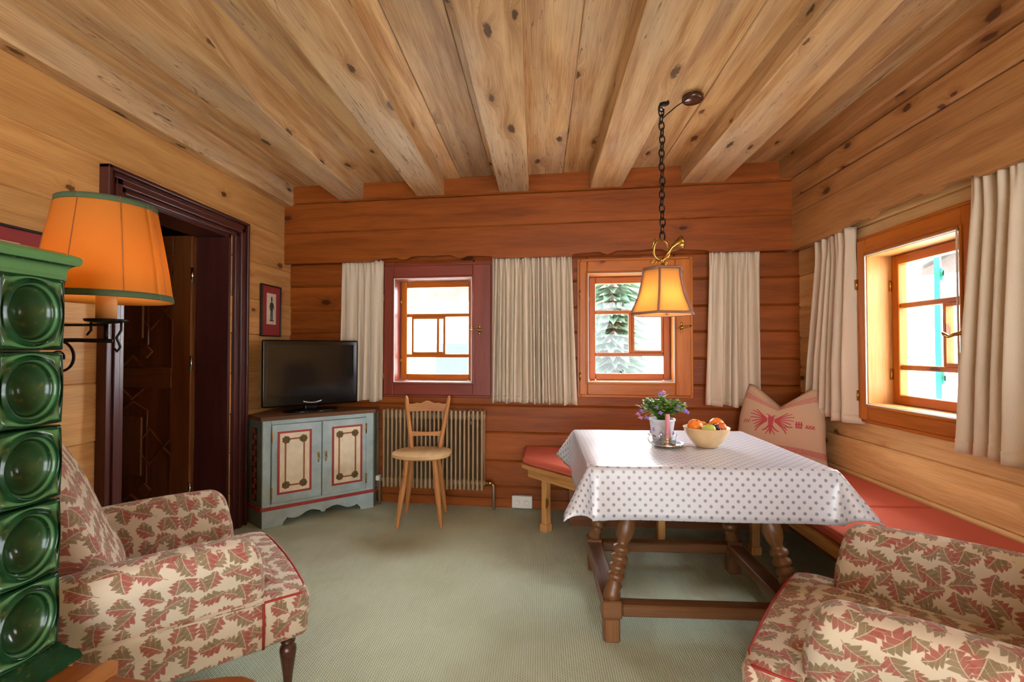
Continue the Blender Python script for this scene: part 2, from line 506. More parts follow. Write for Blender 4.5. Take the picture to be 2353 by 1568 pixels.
def mk_carpet():
    g = G('green_ribbed_carpet')
    tc = g.n('TexCoord').outputs['Object']
    x = g.xyz(tc)
    rib = g.m2('SINE', g.m2('MULTIPLY', x[0], 2*pi/.0095))
    seg = g.m2('SINE', g.m2('ADD', g.m2('MULTIPLY', x[1], 2*pi/.016), g.m2('MULTIPLY', g.m2('FLOOR', g.m2('DIVIDE', x[0], .0095)), 3.1)))
    n = g.noise(tc, 2.2, 4); n2 = g.noise(tc, 220., 2)
    h = g.m2('ADD', g.m2('MULTIPLY', rib, .5), g.m2('MULTIPLY', seg, .25))
    f = g.m2('MULTIPLY_ADD', h, .42, .5, clamp=True)
    col = g.mix(f, lin('a2b096'), lin('dde8d0'))
    col = g.mix(g.m2('MULTIPLY', g.ss(n, .35, .7), .25), col, lin('9a9474'))
    col = g.mix(g.m2('MULTIPLY', g.ss(n2, .35, .7), .2), col, lin('8d9478'))
    return g.pbr(col, .95, 0., .1, g.bump(h, .5, .004))
M_carpet = mk_carpet()

def mk_glass():
    g = G('window_glass')
    tr = g.n('BsdfTransparent'); gl = g.n('BsdfGlossy', ins={'Roughness': .0})
    bf = g.n('NewGeometry').outputs['Backfacing']
    fr = g.n('Fresnel'); g.set(fr.inputs['IOR'], g.m2('MULTIPLY_ADD', bf, 1/1.45-1.45, 1.45))
    mx = g.n('MixShader'); g.set(mx.inputs[0], fr.outputs[0])
    g.t.links.new(tr.outputs[0], mx.inputs[1]); g.t.links.new(gl.outputs[0], mx.inputs[2])
    g.t.links.new(mx.outputs[0], g.out.inputs[0])
    return g.m
M_glass = mk_glass()

def mk_cglass():
    g = G('clear_candle_glass')
    tr = g.n('BsdfTransparent', ins={'Color': (.93, .95, .95, 1)}); gl = g.n('BsdfGlossy', ins={'Roughness': .05})
    bf = g.n('NewGeometry').outputs['Backfacing']
    fr = g.n('Fresnel'); g.set(fr.inputs['IOR'], g.m2('MULTIPLY_ADD', bf, 1/1.5-1.5, 1.5))
    mx = g.n('MixShader'); g.set(mx.inputs[0], fr.outputs[0])
    g.t.links.new(tr.outputs[0], mx.inputs[1]); g.t.links.new(gl.outputs[0], mx.inputs[2])
    g.t.links.new(mx.outputs[0], g.out.inputs[0])
    return g.m
M_cglass = mk_cglass()

def mk_shade(name, c, ct, tf, glow=0., gcol='ffb040'):
    g = G(name)
    n = g.noise(g.vm('MULTIPLY', g.uv(), (160., 160., 1.)), 1., 2)
    col = g.mix(g.m2('MULTIPLY', g.ss(n, .3, .7), .15), lin(c), tuple(q*.75 for q in lin(c)[:3])+(1,))
    d = g.n('BsdfDiffuse'); g.set(d.inputs[0], col)
    t = g.n('BsdfTranslucent', ins={'Color': lin(ct)})
    mx = g.n('MixShader'); mx.inputs[0].default_value = tf
    g.t.links.new(d.outputs[0], mx.inputs[1]); g.t.links.new(t.outputs[0], mx.inputs[2])
    g.t.links.new(mx.outputs[0], g.out.inputs[0])
    return g.m
M_shade1 = mk_shade('orange_parchment_shade', 'c4843c', 'eaa848', .42)
M_shade2 = mk_shade('amber_silk_shade', 'd8aa68', 'f6d498', .5)
M_strim = plain('mauve_shade_braid', '8a6458', .8, var=.1, nscale=300)

def mk_tablecloth():
    g = G('dotted_tablecloth')
    uv = g.uv(); p = .0425
    q = g.xyz(g.vm('DIVIDE', uv, (p, p, 1.)))
    def dots(ox, oy):
        fx = g.m2('SUBTRACT', g.m2('FRACT', g.m2('ADD', q[0], ox)), .5)
        fy = g.m2('SUBTRACT', g.m2('FRACT', g.m2('ADD', q[1], oy)), .5)
        an = g.m2('ARCTAN2', fy, fx)
        rr = g.m2('MULTIPLY_ADD', g.m2('COSINE', g.m2('MULTIPLY', an, 5.)), .02, .155)
        d = g.m2('SQRT', g.m2('ADD', g.m2('MULTIPLY', fx, fx), g.m2('MULTIPLY', fy, fy)))
        return g.ss(g.m2('SUBTRACT', rr, d), -.02, .03)
    # staggered rows of small motifs
    m = g.m2('MAXIMUM', dots(.25, .25), dots(.75, .75), clamp=True)
    n = g.noise(g.vm('MULTIPLY', uv, (420., 420., 1.)), 1., 2)
    base = g.mix(g.m2('MULTIPLY', n, .12), lin('c3c5ce'), lin('a6a7b0'))
    col = g.mix(g.m2('MULTIPLY', m, .88), base, lin('6b707a'))
    n2 = g.noise(uv, 7., 3)
    return g.pbr(col, .38, 0., .5, g.bump(n2, .25, .02), **{'Coat Weight': .6, 'Coat Roughness': .28})
M_tcloth = mk_tablecloth()

def mk_pillow():
    g = G('ecru_pillow_linen')
    uv = g.uv(); x = g.xyz(uv)
    n = g.noise(g.vm('MULTIPLY', uv, (350., 350., 1.)), 1., 2)
    col = g.mix(g.m2('MULTIPLY', n, .5), lin('d2b396'), lin('ad8e74'))
    def band(a, b, k):
        m = g.m2('MULTIPLY', g.m2('GREATER_THAN', x[1], a), g.m2('LESS_THAN', x[1], b))
        fz = g.m2('MULTIPLY_ADD', g.ss(g.noise(g.vm('MULTIPLY', uv, (40., 90., 1.)), 1., 2), .35, .65), .5, .5)
        return g.m2('MULTIPLY', g.m2('MULTIPLY', m, fz), k)
    for a, b, k in ((.10, .175, .8), (.083, .09, .8), (.80, .88, .6), (.90, .907, .6)):
        col = g.mix(band(a, b, k), col, lin('b9545a'))
    return g.pbr(col, .9, 0., .15, g.bump(n, .2, .002))
M_pillow = mk_pillow()

# ------------------------------------------------------------------ room frames
LX, RX, CZ, BZ = -2.133, 1.89, 2.60, 2.475        # left wall, right wall, ceiling, beam underside
YB = -3.0                                         # room modelled back to here, open behind the viewer
BM = T(0, 3.815, 0) @ RZ(-5)                      # back wall: x along it, y into it
RM = Matrix(((0, 1, 0, RX), (-1, 0, 0, 0), (0, 0, 1, 0), (0, 0, 0, 1)))     # x = -Y, y into wall
LM = Matrix(((0, -1, 0, LX), (1, 0, 0, 0), (0, 0, 1, 0), (0, 0, 0, 1)))     # x = +Y, y into wall

def log_wall(mb, x0, x1, zs, holes, thick, bev=.011, jit=.003, joints=()):
    for a, b in zip(zs, zs[1:]):
        d = R(-jit, jit)
        def put(xa, xb, za, zb):
            if xb-xa < .004 or zb-za < .004: return
            mb.bb(xa, xb, d, thick, za, zb, bev=bev, grain='x')
        hs = sorted(h for h in holes if h[2] < b-.001 and h[3] > a+.001)
        cur = x0
        for h in hs:
            put(cur, h[0], a, b)
            if h[2] > a+.001: put(h[0], h[1], a, h[2])
            if h[3] < b-.001: put(h[0], h[1], h[3], b)
            cur = h[1]
        put(cur, x1, a, b)

W1 = (-1.205, -.542, .975, 1.83)
W2 = (.362, 1.015, .99, 1.835)
W3 = (-2.88, -2.25, .925, 1.785)

# floor, ceiling
mb = MB(); mb.bb(-3.6, 2.1, YB, 4.3, -.1, 0., grain='y'); struct(mb.build('floor', M_carpet))
mb = MB()
x = -2.4
while x < 2.2:
    w = R(.19, .3)
    mb.bb(x, x+w-.003, YB, 4.15, CZ+R(0, .012), CZ+.1, bev=.004, grain='y'); x += w
struct(mb.build('ceiling', M_ceil))

# back wall
mb = MB()
log_wall(mb, -2.3, 2.1, [0, .16, .36, .585, .80, .975, 1.18, 1.38, 1.575, 1.78, 1.97, 2.1], [W1, W2], .24)
struct(mb.build('wall_back', M_wallB, M=BM))
# projecting logs above, with the scalloped valance board
BP = -.095
mb = MB()
for a, b in ((2.205, 2.462), (2.462, 2.62)):
    mb.bb(-2.16, 1.84, BP+R(-.006, .0), .24, a+.002, b-.002, bev=.012, grain='x')
struct(mb.build('wall_back_upper', M_wallB, M=BM))
def scallop(x, wins, z0):
    for a, b in wins:
        if a < x < b:
            t = (x-a)/(b-a)
            s = abs(2*t-1)
            z = .012 + .026*(1-s)**.7
            for c in (.27, .73):
                d = abs(t-c)
                if d < .06: z -= .022*(1-d/.06)**.6
            z += -.010*exp(-((t-.5)/.05)**2)
            return z0+z
    return z0
def valance(x0, x1, wins, zb, zt, yf, thick, M, mat, name):
    mb = MB(); n = 240
    poly = [(x0+(x1-x0)*i/n, scallop(x0+(x1-x0)*i/n, wins, zb)) for i in range(n+1)] + [(x1, zt), (x0, zt)]
    Q = Matrix(((1, 0, 0, 0), (0, 0, -1, yf+thick), (0, 1, 0, 0), (0, 0, 0, 1)))
    mb.prism(poly, 0, thick, M=Q, grain='x')
    return struct(mb.build(name, mat, M=M))
valance(-2.165, 1.82, [(-1.36, -.36), (.25, 1.24)], 1.958, 2.205, BP-.008, .03, BM, M_wallB, 'trim_1')

# right wall
mb = MB()
log_wall(mb, -3.85, -YB, [0, .27, .50, .70, .925, 1.12, 1.33, 1.55, 1.785, 1.97, 2.2], [W3], .26)
struct(mb.build('wall_right', M_wallR, M=RM))
mb = MB()
for a, b in ((2.19, 2.33), (2.33, 2.478)):
    mb.bb(-3.68, -YB, -.092+R(-.008, .004), .26, a+.002, b-.002, bev=.013, grain='x')
struct(mb.build('wall_right_upper', M_wallRU, M=RM))
mb = MB(); mb.bb(-3.70, -YB, -.175, .26, 2.478, 2.62, bev=.012, grain='x'); struct(mb.build('trim_2', M_wallRU, M=RM))
valance(-3.66, -YB, [(-3.0, -2.08), (-1.6, -.6)], 1.952, 2.195, -.098, .03, RM, M_wallRU, 'trim_3')

# unseen wall added behind the viewer, its open gap sized for fill light
mb = MB()
for a in ((-2.3, -1.35, 0, 2.62), (1.35, 2.1, 0, 2.62), (-1.35, 1.35, 0, .06), (-1.35, 1.35, 2.3, 2.62)):
    mb.bb(a[0], a[1], YB-.2, YB, a[2], a[3], grain='x')
struct(mb.build('wall_front', M_wallL))
# left wall with door opening
DO = (2.33, 3.20, 0., 2.035)
mb = MB()
log_wall(mb, YB, 4.12, [0, .25, .53, .80, 1.08, 1.36, 1.62, 1.90, 2.18, 2.44], [DO], .22, .006)
struct(mb.build('wall_left', M_wallL, M=LM))
mb = MB(); mb.bb(YB, 3.93, -.075, .22, 2.44, 2.62, bev=.012, grain='x'); struct(mb.build('trim_4', M_beam, M=LM))

# ceiling beams
def beam(n, poly):
    mb = MB(); mb.prism(poly, BZ, CZ+.02, grain='y')
    o = mb.build('trim_%d' % n, M_beam)
    bv = o.modifiers.new('edge', 'BEVEL'); bv.width = .008; bv.segments = 2; bv.limit_method = 'ANGLE'
    return struct(o)
beam(5, [(-1.70, YB), (-1.655, 3.87), (-1.442, 3.85), (-1.44, 3.2), (-1.425, 2.4), (-1.40, 2.25), (-1.255, 1.55), (-1.22, YB)])
beam(6, [(-.985, YB), (-.992, 3.82), (-.765, 3.80), (-.74, 1.6), (-.735, YB)])
beam(7, [(-.305, YB), (-.322, 3.77), (-.092, 3.75), (-.068, 1.6), (-.06, YB)])
beam(8, [(.38, YB), (.374, 3.70), (.615, 3.68), (.64, 1.6), (.65, YB)])
beam(9, [(1.065, YB), (1.040, 3.65), (1.345, 3.62), (1.335, 2.6), (1.285, 1.75), (1.27, YB)])

# baseboard, hall behind the door
mb = MB(); mb.bb(-1.30, 1.75, -.018, .0, 0, .07, bev=.004, grain='x'); struct(mb.build('baseboard_back', M_wallB, M=BM))
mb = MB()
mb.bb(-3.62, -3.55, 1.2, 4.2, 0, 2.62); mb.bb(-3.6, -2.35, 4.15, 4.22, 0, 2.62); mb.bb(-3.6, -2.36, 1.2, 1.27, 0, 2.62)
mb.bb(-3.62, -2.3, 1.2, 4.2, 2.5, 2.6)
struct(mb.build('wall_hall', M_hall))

# door casing and leaf
def casing_strip(mb, a, b, w, out, M=None):
    pass
mb = MB()
OUT = (2.205, 3.345, 2.147)
def cas(mb, x0, x1, z0, z1, d, bev):
    mb.bb(x0, x1, -d, .0, z0, z1, bev=bev)
# stepped moulding: three nested profiles each side and across the top
for (i0, i1, d) in ((0., .022, .05), (.022, .05, .034), (.05, .085, .044), (.085, .125, .026)):
    mb.bb(OUT[0]+i0, OUT[0]+i1, -d, .01, 0, OUT[2]-i0, bev=.005, seg=2, grain='z')
    mb.bb(OUT[1]-i1, OUT[1]-i0, -d, .01, 0, OUT[2]-i0, bev=.005, seg=2, grain='z')
    k = min(i1, .112)
    mb.bb(OUT[0]+i0, OUT[1]-i0, -d, .01, OUT[2]-k, OUT[2]-min(i0, .1), bev=.005, seg=2, grain='x')
# jamb lining through the wall
mb.bb(DO[0]-.005, DO[0]+.02, .0, .225, 0, DO[3], grain='z'); mb.bb(DO[1]-.02, DO[1]+.005, .0, .225, 0, DO[3], grain='z')
mb.bb(DO[0], DO[1], .0, .225, DO[3]-.02, DO[3]+.005, grain='x')
door = struct(mb.build('door_1', M_casing, M=LM))
# the leaf stands open into the hall: plane across X at Y 3.18, hinged at X -2.36
DL = Matrix.Identity(4)
leafM = LM.inverted() @ T(-2.365, 3.150, 0)       # local: x from hinge towards -X as negative
def leafbox(mb, x0, x1, z0, z1, y0, y1, **k): mb.bb(-x1, -x0, y0, y1, z0, z1, **k)
lw = .84
mb = MB(); leafbox(mb, 0, lw, .015, 2.02, .012, .05)
leaf = mb.build('door_leaf', M_door, door, leafM)
mb = MB()
leafbox(mb, 0, .135, .015, 2.02, -.012, .012, bev=.004, grain='z')
mb.build('stile', M_doorl, leaf)
mb = MB(); leafbox(mb, lw-.135, lw, .015, 2.02, -.012, .012, bev=.004, grain='z'); mb.build('stile', M_doorl, leaf)
for (a, b) in ((.015, .18), (.985, 1.12), (1.88, 2.02)):
    mb = MB(); leafbox(mb, .135, lw-.135, a, b, -.012, .012, bev=.004, grain='x'); mb.build('rail', M_door, leaf)
def moulding(mb, pts, r, y):
    mb.tube([(-p[0], y, p[1]) for p in pts], r, 6, closed=True, smooth=False)
for (z0, z1) in ((.18, .985), (1.12, 1.88)):
    x0, x1 = .135, lw-.135; c = (x0+x1)/2; m = (z0+z1)/2; e = .05
    pts = [(x0, z0), (c-.09, z0), (c, z0+.075), (c+.09, z0), (x1, z0), (x1, m-.06), (x1-.06, m), (x1, m+.06), (x1, z1), (c+.09, z1), (c, z1-.075), (c-.09, z1), (x0, z1), (x0, m+.06), (x0+.06, m), (x0, m-.06)]
    mb = MB(); moulding(mb, pts, .011, -.003)
    moulding(mb, [(c-.1, z0+.16), (c+.1, z0+.16), (c+.1, z1-.16), (c, z1-.1), (c-.1, z1-.16)], .008, .008)
    moulding(mb, [(c-.22, m), (c-.12, m-.12), (c-.02, m), (c-.12, m+.12)], .007, .009)
    mb.build('panel_moulding', M_doorl, leaf)
    mb = MB(); leafbox(mb, c-.07, c+.07, z0+.2, z1-.2, -.002, .014, bev=.01, grain='z'); mb.build('raised_panel', M_door, leaf)
    mb = MB(); mb.box((.07, .016, .07), (-(x0+.19), .004, z0+.11), rot=RY_(45), bev=.006); mb.build('carved_diamond', M_doorl, leaf)
for z in (.3, 1.15, 1.75):
    mb = MB(); mb.tube([(.006, -.014, z-.05), (.006, -.014, z+.05)], .008, 10); mb.build('hinge', M_steel, leaf)

# ------------------------------------------------------------------ windows
def window(n, M, W, cl, cr, ct, cb, mcase, style, msash=None):
    msash = msash or M_winw
    x0, x1, z0, z1 = W
    mb = MB()
    def frame(a, b, c, d, l, r, t, bt, y0, y1, bev):
        mb.bb(a-l, a, y0, y1, c-bt, d+t, bev=bev, grain='z'); mb.bb(b, b+r, y0, y1, c-bt, d+t, bev=bev, grain='z')
        mb.bb(a, b, y0, y1, d, d+t, bev=bev, grain='x'); mb.bb(a, b, y0, y1, c-bt, c, bev=bev, grain='x')
    frame(x0, x1, z0, z1, cl, cr, ct, cb, -.032, .0, .006)
    frame(x0-cl*.0, x1, z0, z1, .012, .012, .012, .012, -.040, -.03, .004)
    # outer stepped edge
    frame(x0-cl+.012, x1+cr-.012, z0-cb+.012, z1+ct-.012, .03, .03, .03, .03, -.018, .0, .004)
    root = struct(mb.build('window_%d' % n, mcase, M=M))
    mb = MB()
    D = .17; e = .012
    mb.bb(x0-.002, x0+e, -.03, D, z0, z1, grain='z'); mb.bb(x1-e, x1+.002, -.03, D, z0, z1, grain='z')
    mb.bb(x0, x1, -.03, D, z1-e, z1+.002, grain='x'); mb.bb(x0, x1, -.03, D, z0-.002, z0+e, grain='x')
    mb.build('window_reveal', (M_winr, M_winw, M_bench)[n-1], root)  # third window's paler wood puts the daylight on its jamb into the colour
    mb = MB()
    mb.bb(x0-.002, x0+e, D, .27, z0, z1); mb.bb(x1-e, x1+.002, D, .27, z0, z1); mb.bb(x0, x1, D, .27, z1-e, z1+.002); mb.bb(x0, x1, D, .29, z0-.002, z0+e)
    mb.build('outer_lining', M_plaster, root)
    mb = MB()
    for a, b, c, d in ((x0+.006, x0+.012, z0+.006, z1-.006), (x1-.012, x1-.006, z0+.006, z1-.006)):
        mb.bb(a, b, -.043, -.036, c, d, bev=.001)
    for c, d in ((z0+.004, z0+.010), (z1-.010, z1-.004)): mb.bb(x0+.006, x1-.006, -.043, -.036, c, d, bev=.001)
    mb.build('edge_strip', M_white, root)  # thin white line round the inner edge of the opening
    # sash
    s = .052; a0, a1, b0, b1 = x0+.014, x1-.014, z0+.014, z1-.014
    mb = MB(); y0, y1 = .10, .15
    mb.bb(a0, a0+s, y0, y1, b0, b1, bev=.006, seg=2, grain='z'); mb.bb(a1-s, a1, y0, y1, b0, b1, bev=.006, seg=2, grain='z')
    mb.bb(a0+s, a1-s, y0, y1, b1-s, b1, bev=.006, seg=2, grain='x'); mb.bb(a0+s, a1-s, y0, y1, b0, b0+s, bev=.006, seg=2, grain='x')
    sash = mb.build('sash', msash, root)
    g0, g1, h0, h1 = a0+s, a1-s, b0+s, b1-s; H = h1-h0; Wd = g1-g0
    za, zb = h0+.21*H, h0+.68*H
    mb = MB()
    for z in (za, zb): mb.bb(g0, g1, y0+.008, y1-.008, z-.014, z+.014, bev=.004, grain='x')
    if style == 2:
        c = g0+.52*Wd
        mb.bb(c-.014, c+.014, y0+.008, y1-.008, za+.014, zb-.014, bev=.004, grain='z')
    mb.build('muntin', msash, sash)
    # small opening pane held in its own frame
    mb = MB()
    if style == 1: p0, p1, q0, q1 = g0+.08*Wd, g0+.63*Wd, za+.014, zb-.014
    elif style == 2: p0, p1, q0, q1 = g0+.545*Wd, g1, za+.014, zb-.014
    else: p0, p1, q0, q1 = g0+.60*Wd, g1, za+.014, zb-.014
    k = .018
    mb.bb(p0, p0+k, y0-.004, y1-.012, q0, q1, bev=.003, grain='z'); mb.bb(p1-k, p1, y0-.004, y1-.012, q0, q1, bev=.003, grain='z')
    mb.bb(p0+k, p1-k, y0-.004, y1-.012, q1-k, q1, bev=.003, grain='x'); mb.bb(p0+k, p1-k, y0-.004, y1-.012, q0, q0+k, bev=.003, grain='x')
    if style == 1: mb.bb(p1-.075, p1-.055, y0+.0, y1-.014, q0+k, q1-k, bev=.003, grain='z')
    mb.build('casement_frame', msash, sash)
    mb = MB(); mb.bb(g0-.01, g1+.01, .122, .126, h0-.01, h1+.01); mb.build('glass_pane', M_glass, sash)
    for z in (z0+.18, z1-.18):
        mb = MB(); mb.tube([(x0+.018, .092, z-.03), (x0+.018, .092, z+.03)], .007, 8); mb.build('hinge', M_brass, root)
    for z in (z0+.05, z1-.16):
        mb = MB(); mb.tube([(x0-cl+.004, -.036, z-.03), (x0-cl+.004, -.036, z+.03)], .006, 8); mb.build('hinge', M_brass, root)
    return root
w1 = window(1, BM, W1, .085, .150, .10, .10, M_winr, 1)
w2 = window(2, BM, W2, .060, .115, .095, .095, M_winw, 2)
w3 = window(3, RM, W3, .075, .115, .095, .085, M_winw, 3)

def handle(win, x, z, flip=1, lever=False):
    y = -.034
    mb = MB()
    # pierced rosette plate
    for (dx, dz, r) in ((0, 0, .016), (0, .026, .010), (0, -.026, .010), (0, .043, .006), (0, -.043, .006)):
        mb.ball(r, (x+dx, y, z+dz), 10, 6, (1, .35, 1))
    h = mb.build('window_handle', M_brass, win)
    mb = MB()
    mb.tube([(x, y, z), (x, y-.035, z)], .008, 8)
    if lever:
        mb.tube([(x, y-.035, z), (x-.03, y-.04, z-.006), (x-.06, y-.04, z-.016), (x-.088, y-.038, z-.004), (x-.1, y-.036, z+.004)], [.009, .009, .008, .009, .006], 8)
    else:
        mb.tube([(x-.035*flip, y-.033, z-.004), (x, y-.037, z), (x+.03*flip, y-.036, z+.002), (x+.065*flip, y-.034, z+.010)], [.005, .008, .007, .006], 8)
    mb.build('lever', M_brass, h)
handle(w1, W1[1]+.055, 1.40, -1)
handle(w2, W2[1]+.045, 1.41, 1)
handle(w3, W3[1]+.045, 1.315, 1, True)

# ------------------------------------------------------------------ curtains
def curtain(label, M, t0, t1, b0, b1, zt, zb, n, y, seed, amp=.042):
    rg = random.Random(seed)
    ph = [rg.uniform(0, 6.28) for _ in range(6)]
    NU, NV = n*14, 34
    Wd = (t1-t0)
    def fold(u, v):
        w = u + .040*sin(2*pi*u*1.7+ph[0]) + .012*sin(2*pi*u*3.3+ph[1]+v*1.2)
        a = 2*pi*n*w
        s = sin(a+ph[2]) + .35*sin(2*a*.5+ph[3]+v*2.) + .25*sin(.37*a+ph[4])
        s = math.copysign(abs(s)**.75, s)
        k = .45+.75*min(1, v*1.4)
        top = .5*sin(2*pi*n*2*u+ph[5])*max(0, 1-v*7)
        return amp*(s*k+top)*.80
    def fn(u, v):
        z = zt+(zb-zt)*v
        e = v**1.15
        x0 = t0+(b0-t0)*e; x1 = t1+(b1-t1)*e
        x = x0+(x1-x0)*u + .006*sin(2*pi*n*u+ph[1]+1.5)*v
        zz = z - .006*sin(2*pi*n*u*.5+ph[3])*v - (.01*v*(u-.5))
        if v < .001: zz += .004*sin(2*pi*n*2*u)
        return (x, y+fold(u, v), zz)
    mb = MB(); mb.grid(fn, NU, NV, lambda u, v: (u*Wd*1.8, v*(zt-zb)))
    o = mb.build('curtain', M_curt, M=M, weld=False)
    solid(o, .003)
    tag(o, label, 'curtain', 'cream curtains under the wooden valances')
    # stitched hem
    mb = MB(); mb.grid(lambda u, v: Vector(fn(u, .955+.045*v))+Vector((0, -.0025, 0)), NU, 2, lambda u, v: (u*Wd*1.8, v*.05))
    h = mb.build('hem', M_curt, o); solid(h, .002)
    return o
curtain('short cream curtain behind the television, left of the dark red window', BM, -1.645, -1.285, -1.650, -1.290, 1.975, .828, 5, -.046, 1, .030)
curtain('wide cream curtain hanging between the two back windows', BM, -.368, .245, -.385, .280, 1.975, .828, 12, -.056, 2)
curtain('cream curtain right of the back window with the pendant lamp before it', BM, 1.255, 1.612, 1.222, 1.612, 1.975, .828, 6, -.056, 3)
curtain('narrow cream curtain on the right wall above the bench cushion, next to the corner', RM, -3.30, -2.965, -3.42, -2.945, 1.975, .815, 6, -.056, 4)
curtain('long cream curtain at the right edge, nearest the armchair', RM, -2.14, -1.66, -2.235, -1.62, 1.975, .795, 7, -.056, 5, .04)

# ------------------------------------------------------------------ pictures and switches on the left wall
def picture(label, y0, y1, z0, z1, fig):
    root = thing('framed_picture', label, 'picture', LM @ T((y0+y1)/2, -.012, z0), 'red matted pictures on the left wall')
    w, h = y1-y0, z1-z0; k = .012
    mb = MB()
    mb.bb(-w/2, -w/2+k, -.012, .010, 0, h, bev=.003); mb.bb(w/2-k, w/2, -.012, .010, 0, h, bev=.003)
    mb.bb(-w/2+k, w/2-k, -.012, .010, h-k, h, bev=.003); mb.bb(-w/2+k, w/2-k, -.012, .010, 0, k, bev=.003)
    mb.build('frame', M_frame, root)
    mb = MB(); mb.bb(-w/2+k, w/2-k, -.003, .008, k, h-k); mb.build('mount', M_matred, root)
    pw, ph, pc = w*.46, h*.60, h*.54
    mb = MB(); mb.bb(-pw/2, pw/2, -.006, -.003, pc-ph/2, pc+ph/2); pr = mb.build('print', M_paper, root)
    mb = MB(); b = pc-ph*.40; s = ph/.24
    Q = lambda p: Matrix(((1, 0, 0, 0), (0, 0, -1, -.006), (0, 1, 0, 0), (0, 0, 0, 1)))
    def poly(pts, mi=0): mb.prism([(p[0]*s*.9, b+p[1]*s) for p in pts], 0, .0012, M=Q(0), mi=mi)
    poly([(-.03, 0), (.032, 0), (.026, .012), (-.022, .014)], 1)
    poly([(-.018, .01), (-.006, .01), (-.003, .075), (-.016, .08)])
    poly([(.004, .01), (.016, .01), (.016, .08), (.001, .075)])
    poly([(-.02, .078), (.02, .078), (.016, .105), (.022, .145), (-.021, .145), (-.016, .105)], 0)
    poly([(-.021, .145), (-.033, .11), (-.026, .085), (-.02, .11)]); poly([(.022, .145), (.036, .115), (.03, .09), (.019, .11)])
    poly([(-.009, .147), (.009, .147), (.010, .165), (0, .172), (-.010, .165)], 1)
    poly([(-.018, .167), (.018, .167), (.010, .173), (.008, .19), (-.008, .19), (-.010, .173)])
    mb.build('figure_drawing', [M_ink, M_ink2], pr)
    return root
picture('small red matted print of a standing figure, right of the doorway', 3.545, 3.82, 1.345, 1.75, True)
picture('red matted picture behind the lamp shade, above the green stove', 1.55, 1.945, 1.33, 1.74, True)
mb = MB(); mb.bb(1.86, 1.935, -.028, .0, 1.405, 1.475, bev=.006, seg=2, M=LM)
o = mb.build('wall_switch', M_white); tag(o, 'small pale wall switch below the orange lamp shade', 'switch')
mb = MB(); mb.bb(1.877, 1.918, -.033, -.026, 1.42, 1.46, bev=.003, M=LM); mb.build('rocker', M_white, o)
mb = MB(); mb.bb(-.222, -.062, -.062, -.019, .012, .108, bev=.008, seg=2, M=BM)
o = mb.build('wall_socket', M_white); tag(o, 'white socket box low on the back wall, between radiator and bench', 'socket')
for dx in (-.035, .035):
    mb = MB(); mb.lathe([(.02, 0), (.02, .003), (.016, .003), (.015, .001)], 14, M=BM @ T(-.142+dx, -.062, .06) @ RX_(90)); mb.build('socket_face', M_white, o)

# ------------------------------------------------------------------ corner cabinet
CA = radians(40.6)
CM = T(-1.93, 3.262, 0) @ RZ(40.6)
cab = thing('corner_cabinet', 'painted grey blue corner cabinet with cream door panels, under the television', 'cabinet', CM)
CMi = CM.inverted()
def cl(x, y):
    p = CMi @ Vector((x, y, 0)); return (p.x, p.y)
FW = .795
A_, B_ = (0., 0.), (FW, 0.)
E_ = cl(-2.122, 3.405); D_ = cl(-2.122, 3.985); C_ = cl(-1.328, 3.91); B2 = cl(-1.327, 3.84)
foot = [A_, B_, B2, C_, D_, E_]
mb = MB(); mb.prism([(A_[0]+.0, .02), (FW, .02), B2, C_, D_, E_], .10, .745, grain='z'); mb.build('carcass', M_blue, cab)
# face frame
mb = MB()
mb.bb(0, .055, 0, .022, .135, .745, bev=.003, grain='z'); mb.bb(FW-.06, FW, 0, .022, .135, .745, bev=.003, grain='z')
mb.bb(.055, FW-.06, 0, .022, .715, .745, bev=.002, grain='x'); mb.bb(.055, FW-.06, 0, .022, .135, .16, bev=.002, grain='x')
mb.build('face_frame', M_blue, cab)
# plinth with carved lower edge
def pl_edge(x):
    t = x/FW
    z = 0.
    if .17 < t < .87:
        s = (t-.17)/.70
        z = .035 + .03*sin(pi*s) + .012*cos(6*pi*s)
        if s < .06 or s > .94: z = .035*min(s, 1-s)/.06+.02
        if abs(s-.5) < .03: z -= .012
    return z
n = 120
mb = MB()
poly = [(FW*i/n, pl_edge(FW*i/n)) for i in range(n+1)]+[(FW, .12), (0, .12)]
mb.prism(poly, 0, .022, M=Matrix(((1, 0, 0, 0), (0, 0, -1, .018), (0, 1, 0, 0), (0, 0, 0, 1))), grain='x')
mb.build('plinth', M_blue, cab)
mb = MB()
def side_panel(mb, p, q, z0, z1, t0, t1, **k):
    p = Vector((*p, 0)); q = Vector((*q, 0)); d = q-p; L = d.length; a = atan2(d.y, d.x)
    mb.bb(0, L, t0, t1, z0, z1, M=T(p.x, p.y, 0) @ Matrix.Rotation(a, 4, 'Z'), **k)
side_panel(mb, E_, A_, 0, .745, -.004, .014, bev=.002, grain='z')
sp = mb.build('side_panel', M_green, cab)
side_panel(mb2 := MB(), B_, B2, 0, .745, -.006, .008, grain='z')
mb2.build('return_panel', M_green, cab)
# painted flower column on the side
Ld = hypot(A_[0]-E_[0], A_[1]-E_[1]); ang = atan2(A_[1]-E_[1], A_[0]-E_[0])
SM = T(E_[0], E_[1], 0) @ Matrix.Rotation(ang, 4, 'Z')
mb = MB(); mb.bb(Ld*.36, Ld*.70, -.0065, -.003, .175, .69, M=SM); fc = mb.build('painted_flower_column', M_dkgreen, sp)
mb = MB()
for i in range(13):
    z = .20+.465*i/12; dx = Ld*(.53+.06*(1 if i % 2 else -1))
    mb.ball(.026, (dx, -.008, z), 10, 6, (1, .15, .75), M=SM)
mb.build('painted_blossoms', M_redp, sp)
